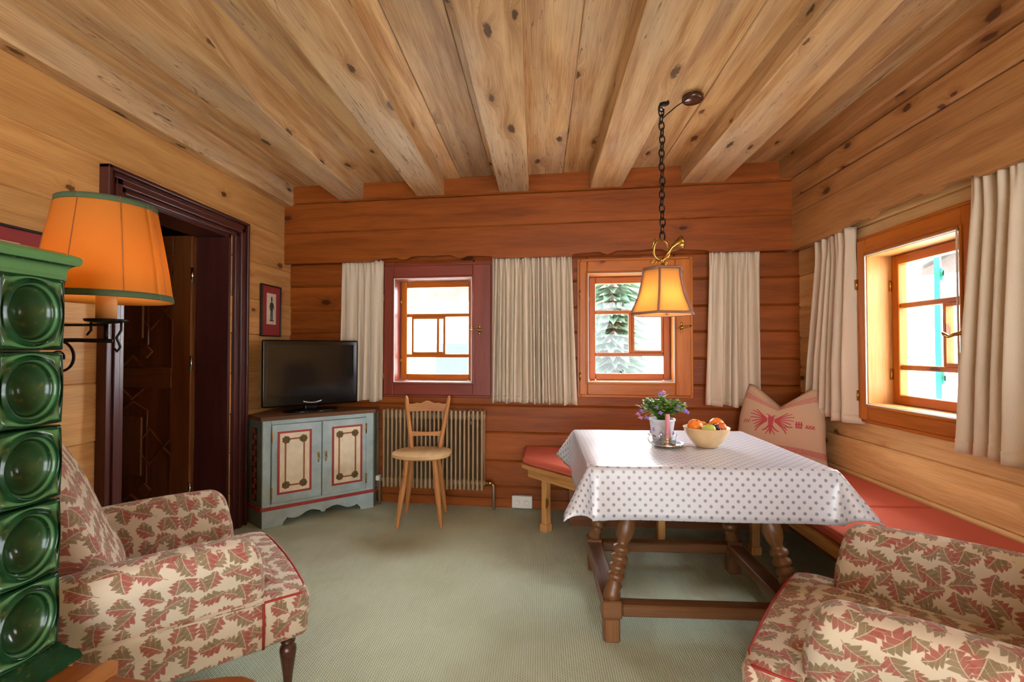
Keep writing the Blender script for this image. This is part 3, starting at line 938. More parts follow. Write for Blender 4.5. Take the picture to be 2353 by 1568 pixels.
# red moulding
mb = MB(); mb.bb(-.006, FW+.006, -.012, .02, .118, .140, bev=.004, seg=2, grain='x')
side_panel(mb, E_, A_, .116, .142, -.012, .01, bev=.003)
side_panel(mb, B_, B2, .116, .142, -.014, .008, bev=.003)
mb.build('red_moulding', M_redp, cab)
# top
def offs(poly, d):
    out = []
    n = len(poly)
    c = (sum(p[0] for p in poly)/n, sum(p[1] for p in poly)/n)
    return [(p[0]+(p[0]-c[0])/hypot(p[0]-c[0], p[1]-c[1])*d*0, p[1]) for p in poly]
top = [(-.014, -.016), (FW+.012, -.016), (B2[0]+.008, B2[1]-.006), C_, D_, (E_[0]-.002, E_[1]-.012)]
mb = MB(); mb.prism(top, .745, .772, grain='x'); mb.build('cabinet_top', M_cabtop, cab)
# doors
def cab_door(x0, x1, key_right):
    z0, z1 = .163, .712
    mb = MB(); mb.bb(x0, x1, -.012, .006, z0, z1, bev=.004, seg=2, grain='z')
    d = mb.build('door', M_blue, cab)
    w = x1-x0; cx = (x0+x1)/2 + (-.018 if key_right else .018)
    hw, a, b = .108, z0+.065, z1-.055
    mb = MB(); mb.bb(cx-hw, cx+hw, -.0145, -.011, a, b); mb.build('panel', M_cream, d)
    def ring(hw, a, b, t, y0, y1, mat, name):
        mb = MB()
        mb.bb(cx-hw, cx-hw+t, y0, y1, a, b); mb.bb(cx+hw-t, cx+hw, y0, y1, a, b)
        mb.bb(cx-hw+t, cx+hw-t, y0, y1, a, a+t); mb.bb(cx-hw+t, cx+hw-t, y0, y1, b-t, b)
        mb.build(name, mat, d)
    ring(hw+.006, a-.006, b+.006, .013, -.020, -.012, M_redp, 'red_border')
    ring(.068, a+.045, b-.045, .011, -.0165, -.014, M_ochre, 'ochre_border')
    for sx in (-1, 1):
        for zz in (a+.055, b-.055):
            mb = MB()
            for k in range(7):
                t = 2*pi*k/7
                mb.ball(.011, (cx+sx*.058+.017*cos(t), -.017, zz+.017*sin(t)), 8, 5, (1, .2, 1))
            mb.ball(.011, (cx+sx*.058, -.0185, zz), 8, 5, (1, .3, 1), mi=1)
            mb.build('rosette', [M_olive, M_rosec], d)
    px = x1-.022 if key_right else x0+.024
    mb = MB()
    mb.ball(.010, (px, -.014, .475), 10, 6, (1, .4, 1.6)); mb.ball(.008, (px, -.022, .462), 10, 6)
    mb.tube([(px, -.02, .46), (px+.008, -.024, .445), (px, -.024, .432), (px-.008, -.024, .445), (px, -.02, .458)], .0025, 6)
    mb.ball(.006, (px, -.014, .425), 8, 5, (1, .4, 2.))
    mb.build('key_plate', M_brass, d)
    hx = x0 if key_right else x1
    for zz in (z0+.075, z1-.085):
        mb = MB(); mb.tube([(hx, -.013, zz-.038), (hx, -.013, zz+.038)], .0055, 8); mb.build('hinge', M_brass, d)
cab_door(.058, .395, True)
cab_door(.401, .732, False)

# ------------------------------------------------------------------ television
TM = CM @ T(.02, .155, .772)
tv = thing('television', 'black flat screen television standing on the painted corner cabinet', 'television', TM)
tw, t0, t1 = .70, .045, .545
mb = MB(); mb.rbox((tw, .045, t1-t0), .012, 6, (tw/2, .022, (t0+t1)/2)); mb.build('housing', M_black, tv)
mb = MB(); mb.bb(.035, tw-.035, -.004, .003, t0+.075, t1-.035, bev=.001); mb.build('screen', M_screen, tv)
mb = MB(); mb.rbox((tw-.20, .09, t1-t0-.12), .02, 5, (tw/2, .075, (t0+t1)/2)); mb.build('rear_case', M_black, tv)
mb = MB(); mb.rbox((.10, .05, .09), .012, 5, (tw/2, .05, .045)); mb.build('stand_neck', M_black, tv)
mb = MB(); mb.lathe([(.0, 0), (.2, 0), (.205, .006), (.195, .014), (.06, .022), (.0, .024)], 32, M=T(tw/2, .05, 0) @ Matrix.Diagonal((1, .62, 1, 1))); mb.build('stand_base', M_black, tv)
mb = MB(); mb.grid(lambda u, v: (tw/2-.07+.14*u, -.0035-.008*sin(pi*u), t0+.028+.014*v-.012*sin(pi*u)), 16, 2); o = mb.build('silver_bezel_trim', M_silver, tv); solid(o, .002)

# ------------------------------------------------------------------ radiator
rad = thing('radiator', 'beige brown ribbed column radiator under the dark red window', 'radiator', BM @ T(-1.257, -.085, .155))
NR = 24; pitch = .83/NR; rh = .615
mb = MB()
def rib_profile():
    # flat section with two openings front and back, rounded crown
    mb.rbox((pitch*.42, .02, rh), .007, 4, (0, -.045, rh/2)); mb.rbox((pitch*.42, .02, rh), .007, 4, (0, .045, rh/2))
    mb.rbox((pitch*.6, .115, .075), .016, 4, (0, 0, rh-.04)); mb.rbox((pitch*.6, .115, .075), .016, 4, (0, 0, .04))
    mb.rbox((pitch*.25, .09, rh-.08), .004, 3, (0, 0, rh/2))
    for z in (.05, rh-.05): mb.tube([(-pitch*.5, 0, z), (pitch*.5, 0, z)], .022, 10)
rib_profile()
sec = mb.build('radiator_section', M_radi, rad, T(pitch/2, 0, 0))
for i in range(1, NR):
    c = sec.copy(); COL.objects.link(c); c.parent = rad; c.matrix_local = T(pitch*(i+.5), 0, 0)
mb = MB()
mb.tube([(.83, 0, .05), (.87, 0, .05), (.895, 0, .035), (.897, 0, -.154)], .011, 10); mb.build('return_pipe', M_pipe, rad)
mb = MB(); mb.lathe([(.014, 0), (.018, .006), (.018, .03), (.012, .036)], 12, M=T(.85, 0, .05) @ RY_(90)); mb.build('return_valve', M_brass, rad)
mb = MB(); mb.tube([(0, 0, .05), (-.022, 0, .045), (-.036, 0, .03), (-.036, 0, -.154)], .011, 10); mb.build('feed_pipe', M_pipe, rad)
mb = MB(); mb.rbox((.036, .05, .042), .008, 4, (-.036, -.02, .065)); mb.build('thermostat_head', M_white, rad)
for x in (.12, .71):
    mb = MB(); mb.bb(x-.012, x+.012, .0, .082, .50, .53, bev=.002); mb.build('wall_bracket', M_radi, rad)

# ------------------------------------------------------------------ farmhouse chair
ch = thing('wooden_chair', 'carved light wood farmhouse chair standing before the radiator', 'chair', T(-.862, 3.50, 0) @ RZ(4))
sz = .475
mb = MB()
seat_poly = []
for i in range(48):
    a = 2*pi*i/48; c, s_ = cos(a), sin(a)
    e = 2.8
    r = 1/((abs(c)**e+abs(s_)**e)**(1/e))
    wx = .212*(1-.10*max(0, s_)); seat_poly.append((wx*r*c, .19*r*s_))
mb.prism([(p[0]*.94, p[1]*.94) for p in seat_poly], sz, sz+.006, grain='y')
co = []
mb.prism(seat_poly, sz+.006, sz+.026, grain='y')
o = mb.build('seat', M_seatw, ch); bv = o.modifiers.new('edge', 'BEVEL'); bv.width = .007; bv.segments = 2; bv.limit_method = 'ANGLE'
mb = MB(); mb.bb(-.12, .12, -.11, -.06, sz-.022, sz, bev=.005, grain='x'); mb.bb(-.12, .12, .06, .11, sz-.022, sz, bev=.005, grain='x'); mb.build('seat_batten', M_chair, ch)
for sx, sy, fx, fy in ((-1, -1, -.150, -.155), (1, -1, .158, -.160), (-1, 1, -.150, .165), (1, 1, .150, .165)):
    mb = MB()
    a = Vector((sx*.095, sy*.085, sz-.002)); b = Vector((fx, fy, .0))
    pts = [a.lerp(b, t) for t in (0, .25, .5, .75, .97, 1.)]
    mb.tube(pts, [.014, .020, .021, .017, .0125, .012], 8, smooth=False)
    mb.build('leg', M_chair, ch)
for sx in (-1, 1):
    a = Vector((sx*.105, .135, sz+.02)); b = Vector((sx*.168, .225, .885))
    pts = [a.lerp(b, t) for t in (0, .1, .4, .8, .95, 1.)]
    mb = MB(); mb.tube(pts, [.016, .017, .018, .017, .015, .006], 8); mb.build('back_post', M_chair, ch)
def rail(zc, hfn, hbot, name, t=.02):
    f = (zc-(sz+.02))/(.885-sz-.02)
    hw = .105+(.168-.105)*f; y = .135+.09*f
    n = 30
    up = [(-hw+2*hw*i/n, zc+hfn(2*i/n-1)) for i in range(n+1)]
    dn = [(-hw+2*hw*i/n, zc-hbot(2*i/n-1)) for i in range(n+1)][::-1]
    mb = MB(); mb.prism(up+dn, -t/2, t/2, M=Matrix(((1, 0, 0, 0), (0, 0, -1, y), (0, 1, 0, 0), (0, 0, 0, 1))), grain='x')
    mb.build(name, M_chair, ch)
rail(.805, lambda t: .018+.024*exp(-(t/.28)**2)+.008*exp(-((abs(t)-.55)/.12)**2), lambda t: .042-.008*(1-t*t), 'crest_rail')
rail(.605, lambda t: .020-.010*(1-t*t), lambda t: .022-.006*(1-t*t), 'lower_rail', .018)

# ------------------------------------------------------------------ corner bench and its cushions
bench = thing('corner_bench', 'light wood corner bench running along the back and right walls', 'bench', T(1.5, 3.3, 0))
bo = (-1.5, -3.3)
def off2(poly): return [(p[0]+bo[0], p[1]+bo[1]) for p in poly]
def yb(x): return 3.815-.0875*x
seat_out = [(-.135, yb(-.135)-.022), (-.135, 3.40), (-.10, 3.345), (.20, 3.03), (.26, 3.0), (1.20, 2.98), (1.195, 2.02), (1.50, 1.745), (1.878, 1.745), (1.878, yb(1.878)-.022)]
mb = MB(); mb.prism(off2(seat_out), .415, .443, grain='x')
o = mb.build('seat_board', M_bench, bench); bv = o.modifiers.new('edge', 'BEVEL'); bv.width = .006; bv.segments = 2; bv.limit_method = 'ANGLE'
mb = MB()
side_panel(mb, off2([(-.09, 3.42)])[0], off2([(.22, 3.085)])[0], .35, .415, 0, .022, grain='x')
side_panel(mb, off2([(1.235, 2.96)])[0], off2([(1.235, 2.05)])[0], .365, .415, 0, .02, grain='x')
side_panel(mb, off2([(.24, 3.03)])[0], off2([(1.23, 3.01)])[0], .355, .415, 0, .02, grain='x')
mb.build('apron', M_bench, bench)
def bench_leg(x, y, ang):
    mb = MB(); Q = T(x+bo[0], y+bo[1], 0) @ RZ(ang)
    mb.bb(-.022, .022, -.025, .025, .05, .415, bev=.004, grain='z', M=Q)
    mb.bb(-.030, .030, -.033, .033, .0, .055, bev=.006, grain='z', M=Q)
    mb.build('leg', M_bench, bench)
bench_leg(.035, 3.345, -45); bench_leg(.75, 3.10, 0); bench_leg(1.30, 3.05, 0); bench_leg(1.32, 2.12, 0)
mb = MB(); mb.bb(1.72+bo[0], 1.75+bo[0], 1.76+bo[1], 3.5+bo[1], 0, .415, grain='y'); mb.build('kick_panel', M_door, bench)
mb = MB(); mb.bb(.2+bo[0], 1.7+bo[0], 3.45+bo[1], 3.48+bo[1], 0, .415, grain='x'); mb.build('kick_panel', M_door, bench)

def cushion(label, poly, z0, z1):
    mb = MB(); mb.prism(poly, z0, z1, grain='x')
    o = mb.build('seat_cushion', M_red)
    bv = o.modifiers.new('edge', 'BEVEL'); bv.width = .016; bv.segments = 4; bv.limit_method = 'ANGLE'; bv.angle_limit = radians(50)
    tag(o, label, 'cushion', 'flat red bench cushions')
    # welt round the upper edge
    mb = MB(); n = len(poly)
    cx = sum(p[0] for p in poly)/n; cy = sum(p[1] for p in poly)/n
    mb.tube([(p[0], p[1], z1-.012) for p in poly], .004, 6, closed=True, smooth=False)
    mb.build('welt', M_red, o)
    return o
cushion('flat red cushion on the back bench, left of and behind the table', [(-.125, yb(-.125)-.03), (-.125, 3.405), (-.09, 3.355), (.205, 3.045), (.265, 3.015), (1.205, 2.995), (1.205, yb(1.205)-.03)], .444, .492)
cushion('flat red cushion on the right bench, in the corner under the pillow', [(1.213, yb(1.213)-.03), (1.213, 2.432), (1.872, 2.432), (1.872, yb(1.872)-.03)], .444, .492)
cushion('flat red cushion at the near end of the right bench, behind the armchair arm', [(1.213, 2.424), (1.213, 2.03), (1.508, 1.755), (1.872, 1.755), (1.872, 2.424)], .444, .492)

# ------------------------------------------------------------------ pillow
PW, PH, PT = .30, .255, .085
pm = T(1.585, 3.362, .496) @ RZ(-46) @ RX_(-12)
pil = thing('throw_pillow', 'ecru linen throw pillow with red double eagle print, propped in the bench corner', 'pillow', pm)
def psurf(a, b, s):
    bp = max(0, b)
    x = PW*a*(1-.09*(1-b*b))*(1-.26*bp**1.5); z = PH*b*(1-.09*(1-a*a))
    z -= .125*bp**1.3*max(0, 1-abs(a)/.85)**1.15
    y = s*PT*(max(0, (1-a*a))*max(0, (1-b*b)))**.42
    y += -s*.02*bp*exp(-(a/.22)**2)
    return Vector((x, y, z+PH))
mb = MB()
for s in (-1, 1):
    mb.grid(lambda u, v: psurf(2*u-1, 2*v-1, s), 40, 36, lambda u, v: (u, v), flip=(s > 0))
mb.build('pillow_cover', M_pillow, pil, weld=True)
# printed emblem lying on the cover
mb = MB()
def stroke(pts, w0, w1):
    L = []
    n = 14
    P_ = [Vector((p[0], p[1])) for p in pts]
    def bez(t):
        if len(P_) == 2: return P_[0].lerp(P_[1], t)
        return (1-t)**2*P_[0]+2*t*(1-t)*P_[1]+t*t*P_[2]
    co = []
    for i in range(n+1):
        t = i/n; p = bez(t); d = (bez(min(1, t+.02))-bez(max(0, t-.02)))
        if d.length < 1e-6: d = Vector((1, 0))
        d.normalize(); nn = Vector((-d.y, d.x)); w = w0+(w1-w0)*t
        for k in (-1, 1):
            q = p+nn*w*k
            v = psurf(q.x, q.y, -1); co.append(v+Vector((0, -.0016, 0)))
    fa = [[2*i, 2*i+1, 2*i+3, 2*i+2] for i in range(n)]
    mb.add(co, fa)
cx, cy = -.10, .02
for sgn in (-1, 1):
    for k in range(8):
        a = radians(55-17*k)
        x0, y0 = cx+sgn*.09, cy+.04-.008*k
        L_ = .40+.06*sin(k*.9)
        stroke([(x0, y0), (x0+sgn*L_*.55, y0+L_*.6*sin(a)+.05), (x0+sgn*L_*cos(a*.75), y0+L_*.9*sin(a))], .022, .012)
    stroke([(cx+sgn*.02, cy+.10), (cx+sgn*.05, cy+.27), (cx+sgn*.13, cy+.22)], .030, .010)
    stroke([(cx+sgn*.02, cy-.12), (cx+sgn*.10, cy-.28), (cx+sgn*.20, cy-.30)], .026, .012)
stroke([(cx, cy+.14), (cx, cy-.14)], .075, .055); stroke([(cx, cy-.14), (cx, cy-.36)], .05, .02)
for dx in (-.06, 0, .06): stroke([(cx, cy-.2), (cx+dx, cy-.3), (cx+dx*1.8, cy-.40)], .016, .010)
# little castle motif and scrolls beside it
for dx in (0, .05, .10): stroke([(.47+dx, -.12), (.47+dx, .06)], .016, .016)
stroke([(.44, -.02), (.60, -.02)], .016, .016); stroke([(.45, -.10), (.59, -.10)], .014, .014)
for dx in (.66, .72, .78): stroke([(dx, -.10), (dx+.02, -.04), (dx+.05, -.01)], .014, .008); stroke([(dx+.05, -.10), (dx+.03, -.05), (dx, -.02)], .012, .008)
for dx in (.22, .28, .34): stroke([(dx, -.14), (dx+.03, -.08), (dx+.05, -.13)], .014, .008)
for dx in (-.72, -.78, -.66): stroke([(dx, -.10), (dx+.02, -.02), (dx+.05, 0.)], .014, .008)
mb.build('printed_emblem', M_emblem, pil)

# ------------------------------------------------------------------ table
TX0, TX1, TY0, TY1, TZ = .205, 1.165, 2.005, 2.905, .762
tc = ((TX0+TX1)/2, (TY0+TY1)/2)
tab = thing('dining_table', 'old oak dining table with turned splayed legs and floor stretchers, under the dotted cloth', 'table', T(tc[0], tc[1], 0))
hx, hy = (TX1-TX0)/2, (TY1-TY0)/2
mb = MB(); mb.bb(-hx+.006, hx-.006, -hy+.006, hy-.006, TZ-.04, TZ, bev=.006, grain='x'); mb.build('table_top', M_oak, tab)
mb = MB()
for s in (-1, 1):
    mb.bb(-hx+.12, hx-.12, s*(hy-.15)-.012, s*(hy-.15)+.012, TZ-.15, TZ-.04, bev=.003, grain='x')
    mb.bb(s*(hx-.15)-.012, s*(hx-.15)+.012, -hy+.14, hy-.14, TZ-.15, TZ-.04, bev=.003, grain='y')
mb.build('apron', M_oak, tab)
fx, fy = .385, .335
def turned(L):
    pr = [(.036, 0), (.036, .03), (.03, .045), (.036, .06), (.026, .075)]
    z = .08; k = 0
    while z < L*.36:
        pr += [(.026, z), (.036, z+.008), (.038, z+.016), (.036, z+.026), (.026, z+.034)]; z += .038; k += 1
    pr += [(.024, z+.01), (.034, L*.46), (.042, L*.52), (.040, L*.57), (.026, L*.66)]
    z = L*.68
    while z < L*.92:
        pr += [(.028, z), (.040, z+.010), (.042, z+.018), (.040, z+.026), (.028, z+.036)]; z += .040
    pr += [(.034, L*.95), (.04, L*.97), (.04, L)]
    return [p for p in pr if p[1] <= L]
for sx in (-1, 1):
    for sy in (-1, 1):
        b = Vector((sx*fx, sy*fy, .17)); t = Vector((sx*(fx-.135), sy*(fy-.10), TZ-.05))
        d = t-b; L = d.length
        q = d.to_track_quat('Z', 'Y').to_matrix().to_4x4()
        mb = MB(); mb.lathe(turned(L), 20, M=T(*b) @ q); lg = mb.build('leg', M_oak, tab)
        mb = MB(); mb.box((.085, .085, .075), (sx*fx, sy*fy, .1425), bev=.006); mb.box((.07, .07, .105), (sx*fx, sy*fy, .0525), bev=.008); mb.build('foot_block', M_oak, lg)
for s in (-1, 1):
    mb = MB(); mb.bb(-fx+.042, fx-.042, s*fy-.034, s*fy+.034, .112, .162, bev=.006, grain='x'); mb.build('stretcher', M_oak, tab)
    mb = MB(); mb.bb(s*fx-.040, s*fx+.040, -fy+.042, fy-.042, .115, .165, bev=.006, grain='y'); mb.build('stretcher', M_oak, tab)

# tablecloth
DR = .215
def cloth_pt(u, v):
    du = max(0, abs(u)-hx); dv = max(0, abs(v)-hy); su = 1 if u > 0 else -1; sv = 1 if v > 0 else -1
    r0 = .012
    wav = .008*sin(u*9.+1.)+.006*sin(v*11.)
    if du == 0 and dv == 0:
        return Vector((u, v, TZ+.003+.0012*sin(u*14)*sin(v*17)))
    r = hypot(du, dv); a = atan2(dv, du) if r else 0
    if du and dv: r *= 1-.22*sin(2*a)
    if du == 0 or dv == 0:
        e = r
        fl = .10+.03*sin((u if dv else v)*8.+.7)
        # soften over the edge
        outw = r0*(1-exp(-e/r0*1.0)) + fl*max(0, e-r0)
        dn = max(0, e-r0*.4)
        dn = e-r0*.6*(1-exp(-e/.01))
        # the flare grows as a corner nears
        c = (abs(u)-(hx-.16)) if dv else (abs(v)-(hy-.16))
        if c > 0: outw += e*.16*(c/.16)**2
        dz = sqrt(max(1e-9, dn*dn-(outw*.8)**2)) if dn > outw*.8 else dn*.7
        if dv: return Vector((u, sv*(hy+outw), TZ+.003-dz))
        return Vector((su*(hx+outw), v, TZ+.003-dz))
    k = sin(2*a)
    fl = .10+.16 + .42*k**1.5
    outw = r0*(1-exp(-r/r0)) + fl*max(0, r-r0)
    dn = r-r0*.6*(1-exp(-r/.01))
    dz = sqrt(max(1e-9, dn*dn-(outw*.8)**2)) if dn > outw*.8 else dn*.7
    return Vector((su*(hx+outw*cos(a)), sv*(hy+outw*sin(a)), TZ+.003-dz))
def spacing(h):
    e = [0, .004, .009, .015, .024, .036, .052, .075, .10, .13, .16, .19, DR]
    inner = [-h+2*h*i/28 for i in range(29)]
    return [-h-q for q in e[:0:-1]]+inner+[h+q for q in e[1:]]
us, vs = spacing(hx), spacing(hy)
mb = MB(); nv = len(vs)
co = [cloth_pt(u, v) for u in us for v in vs]; fa = []; uv = []
for i in range(len(us)-1):
    for j in range(nv-1):
        fa.append([i*nv+j, (i+1)*nv+j, (i+1)*nv+j+1, i*nv+j+1])
        uv.append([(us[i], vs[j]), (us[i+1], vs[j]), (us[i+1], vs[j+1]), (us[i], vs[j+1])])
mb.add(co, fa, uv, True)
tcl = mb.build('tablecloth', M_tcloth, M=T(tc[0], tc[1], 0)); solid(tcl, .0016, 1.)
tag(tcl, 'white tablecloth with small grey dots draped over the dining table', 'tablecloth')
TT = TZ+.0058

# flower pot with plant
PX, PY = .632, 2.575
pot = thing('flower_pot', 'whitewashed flower pot holding the violet flowering plant', 'flower pot', T(PX, PY, TT))
mb = MB(); mb.lathe([(.0, 0), (.048, 0), (.050, .003), (.056, .05), (.064, .105), (.068, .107), (.068, .116), (.062, .116), (.058, .10), (.0, .095)], 32); mb.build('pot_body', M_pot, pot)
for k in range(9):
    mb = MB(); a = 2*pi*k/9+.2; zz = .045+.02*(k % 2); rr = .0560+.0085*(zz-.05)/.055
    mb.ball(.010, (rr*cos(a), rr*sin(a), zz), 8, 5, (.8, .8, 1.2)); mb.build('painted_sprig', M_potp, pot)
plant = thing('flowering_plant', 'bushy green plant with small violet flowers in the pot on the table', 'plant', T(PX, PY, TT+.096))
mb = MB(); mb.lathe([(.0, 0), (.056, 0), (.054, .006), (.0, .012)], 20); mb.build('soil', M_soil, plant)
rg = random.Random(3)
mbs = MB(); tips = []
for i in range(80):
    a = rg.uniform(0, 2*pi); sp = rg.uniform(.0, 1.)**.6; h = .125*(1-.45*sp)+rg.uniform(-.015, .015)
    e = Vector((cos(a)*sp*.122, sin(a)*sp*.10, h+.012)); s0 = Vector((cos(a)*.03*rg.random(), sin(a)*.03*rg.random(), .006))
    m_ = s0.lerp(e, .5)+Vector((0, 0, .02))
    mbs.tube([s0, m_, e], [.0016, .0013, .001], 5); tips.append((s0, m_, e))
mbs.build('stems', M_foli, plant)
def leaf_quad(mb, p, d, L, w, mi=0):
    d = d.normalized(); s = d.cross(Vector((0, 0, 1)))
    if s.length < .05: s = Vector((1, 0, 0))
    s.normalize(); n = s.cross(d)
    co = [p, p+d*L*.35+s*w+n*.002, p+d*L+n*(-.004), p+d*L*.35-s*w+n*.002, p+d*L*.4-n*.001]
    mb.add(co, [[0, 1, 4], [1, 2, 4], [2, 3, 4], [3, 0, 4]], smooth=True, mi=mi)
mb = MB()
for s0, m_, e in tips:
    for k in range(16):
        t = rg.uniform(.25, 1.05); p = s0.lerp(m_, t*2) if t < .5 else m_.lerp(e, min(1, t*2-1))
        a = rg.uniform(0, 2*pi); d = Vector((cos(a), sin(a), rg.uniform(-.2, .8)))
        leaf_quad(mb, p, d, rg.uniform(.020, .036), rg.uniform(.006, .010), 1 if rg.random() < .3 else 0)
o = mb.build('foliage', [M_foli, M_foli2], plant); o['kind'] = 'stuff'
def blossom(p, mat):
    mb = MB()
    for k in range(5):
        a = 2*pi*k/5
        mb.ball(.0062, (p[0]+.008*cos(a), p[1]+.008*sin(a)-.002, p[2]+.003*sin(k*2)), 8, 5, (1, 1, .6))
    mb.ball(.004, (p[0], p[1], p[2]+.002), 6, 4)
    for k in range(3): mb.ball(.005, (p[0]+.004*cos(k*2), p[1]-.006, p[2]-.006+.006*k), 6, 4)
    mb.build('blossom', mat, plant)
    ms = MB(); q = Vector(p); ms.tube([(p[0]*.15, p[1]*.15, .02), q*.55+Vector((0, 0, .035)), q-Vector((0, 0, .004))], .0013, 5); ms.build('flower_stalk', M_foli2, plant)
for p, mt in (((-.118, -.03, .028), M_flowp), ((-.128, -.02, .045), M_flowp), ((-.112, -.03, .062), M_flow), ((-.045, -.07, .085), M_flow), ((-.015, -.02, .150), M_flow), ((.068, -.055, .088), M_flow), ((.062, -.06, .074), M_flow), ((.115, -.04, .058), M_flow), ((.102, -.045, .070), M_flow), ((-.09, -.05, .03), M_flow), ((-.03, -.085, .060), M_flow), ((.005, -.01, .158), M_flowp)):
    blossom(p, mt)

# candle holder and candle
HX, HY = .622, 2.425
hold = thing('candle_holder', 'silver chamber candlestick with glass cup and curled handle, before the flower pot', 'candle holder', T(HX, HY, TT))
mb = MB(); mb.lathe([(.0, .004), (.05, .004), (.070, .010), (.078, .018), (.080, .018), (.072, .006), (.045, 0), (.0, 0)], 36); mb.build('dish', M_steel, hold)
mb = MB(); mb.lathe([(.0, .004), (.028, .004), (.026, .012), (.012, .018), (.012, .032), (.018, .036), (.018, .04), (.0, .04)], 24); mb.build('socket', M_steel, hold)
mb = MB(); mb.lathe([(.034, .008), (.038, .02), (.042, .055), (.044, .058), (.040, .055), (.036, .02), (.033, .009)], 28); mb.build('glass_cup', M_cglass, hold)
mb = MB(); mb.tube([(-.070, -.01, .012), (-.088, -.012, .02), (-.098, -.012, .036), (-.092, -.012, .052), (-.075, -.012, .056), (-.060, -.012, .050), (-.100, -.012, .062)], .0035, 8); mb.build('handle', M_steel, hold)
cand = thing('candle', 'slim pink candle standing in the silver chamber candlestick', 'candle', T(HX, HY, TT+.0405))
mb = MB(); mb.lathe([(.0, 0), (.0135, 0), (.013, .02), (.0105, .112), (.009, .117), (.0, .115)], 20); mb.build('wax', M_pinkc, cand)
mb = MB(); mb.tube([(0, 0, .114), (.001, 0, .124)], .0012, 6); mb.build('wick', M_ink, cand)
mb = MB(); mb.rbox((.075, .010, .003), .0014, 5, (.104, -.012, .0020)); mb.build('flat_handle', M_steel, hold)

# fruit bowl and fruit
BX, BY = .812, 2.435
mb = MB(); mb.lathe([(.0, 0), (.050, 0), (.052, .004), (.078, .030), (.100, .066), (.108, .092), (.110, .094), (.108, .096), (.103, .094), (.094, .066), (.072, .032), (.045, .012), (.0, .010)], 44)
o = mb.build('fruit_bowl', M_bowl, M=T(BX, BY, TT)); tag(o, 'pale wooden bowl of fruit on the dotted tablecloth', 'bowl')
def fruit(name, label, cat, mat, r, p, sc=(1, 1, .93), stem=True, group='fruit in the wooden bowl', fn=None, rot=None):
    m = T(BX+p[0], BY+p[1], TT+p[2]+.009)
    if rot is not None: m = m @ rot
    root = thing(name, label, cat, m, group)
    mb = MB(); mb.ball(r, (0, 0, 0), 22, 14, sc, fn=fn); mb.build('flesh', mat, root)
    mb = MB()
    top = r*sc[2]
    if fn: top = max(fn(Vector((0, 0, r)), 0).z*sc[2], top)
    mb.tube([(0, 0, top-.003), (.001, 0, top+.003), (.003, .001, top+.008 if stem else top+.004)], .0016, 6); mb.build('stalk', M_stem, root)
fruit('orange', 'large orange at the left of the fruit bowl, above its rim', 'orange', M_orange, .038, (-.055, -.005, .088), rot=RX_(35))
fruit('orange', 'large orange at the right of the fruit bowl, behind the grapes', 'orange', M_orange, .037, (.055, .014, .094), rot=RX_(25) @ RY_(20))
fruit('mandarin', 'small reddish mandarin at the right rim of the fruit bowl', 'mandarin', M_mandarin, .024, (.056, -.044, .092), rot=RX_(40))
fruit('apple', 'yellow red apple in the middle rear of the fruit bowl', 'apple', M_peach, .029, (-.006, .045, .080), (1, 1, .92), rot=RX_(20))
def pearfn(c, a):
    t = c.z/.028; k = 1 if t < 0 else 1-.42*min(1, t)
    return Vector((c.x*k, c.y*k, c.z*(1.75 if t > 0 else 1)))
fruit('pear', 'green pear lying at the front of the fruit bowl', 'pear', M_pear, .028, (-.002, -.058, .080), (1, 1, 1), fn=pearfn, rot=RZ(18) @ RY_(-78))
gr = thing('grape_bunch', 'small bunch of dark grapes before the right orange', 'grapes', T(BX+.036, BY-.05, TT+.091), 'fruit in the wooden bowl')
rg = random.Random(5)
for i in range(14):
    mb = MB(); mb.ball(.0085, (rg.uniform(-.022, .018), rg.uniform(-.022, .012), rg.uniform(-.006, .022)), 10, 7, (1, 1, 1.1)); mb.build('grape', M_grape, gr)
mb = MB(); mb.tube([(0, 0, .0), (.004, 0, .022), (.012, .0, .032)], .0018, 6); mb.build('stalk', M_stem, gr)

# ------------------------------------------------------------------ pendant lamp
LPX, LPY = .607, 2.445
pen = thing('pendant_lamp', 'chain hung pendant lamp with amber bell shade above the table', 'lamp', T(LPX, LPY, 1.42))
SH = .222
prof = [(.160, 0), (.147, .03), (.131, .065), (.118, .10), (.108, .14), (.101, .18), (.098, SH)]
NS = 6; A0 = radians(9)
def hexpt(r, k, z):
    a = A0+2*pi*k/NS
    return Vector((r*cos(a), r*sin(a), z))
mb = MB()
for k in range(NS):
    def fn(u, v, k=k):
        f = v*(len(prof)-1); i = min(int(f), len(prof)-2); t = f-i
        r = prof[i][0]+(prof[i+1][0]-prof[i][0])*t; z = prof[i][1]+(prof[i+1][1]-prof[i][1])*t
        return hexpt(r, k, z).lerp(hexpt(r, k+1, z), u)
    mb.grid(fn, 6, 12, lambda u, v: (u*.15, v*.22))
sh = mb.build('lamp_shade', M_shade2, pen, weld=False); solid(sh, .0015)
for k in range(NS):
    mb = MB(); mb.tube([hexpt(r+.002, k, z) for r, z in prof], .0048, 6); mb.build('shade_rib', M_strim, sh)
for z, r, t in ((0, .161, .006), (SH, .099, .007)):
    mb = MB(); mb.tube([hexpt(r, k+u, z) if u == 0 else hexpt(r, k, z).lerp(hexpt(r, k+1, z), u) for k in range(NS) for u in (0, .33, .66)], t, 6, closed=True); mb.build('shade_braid', M_strim, sh)
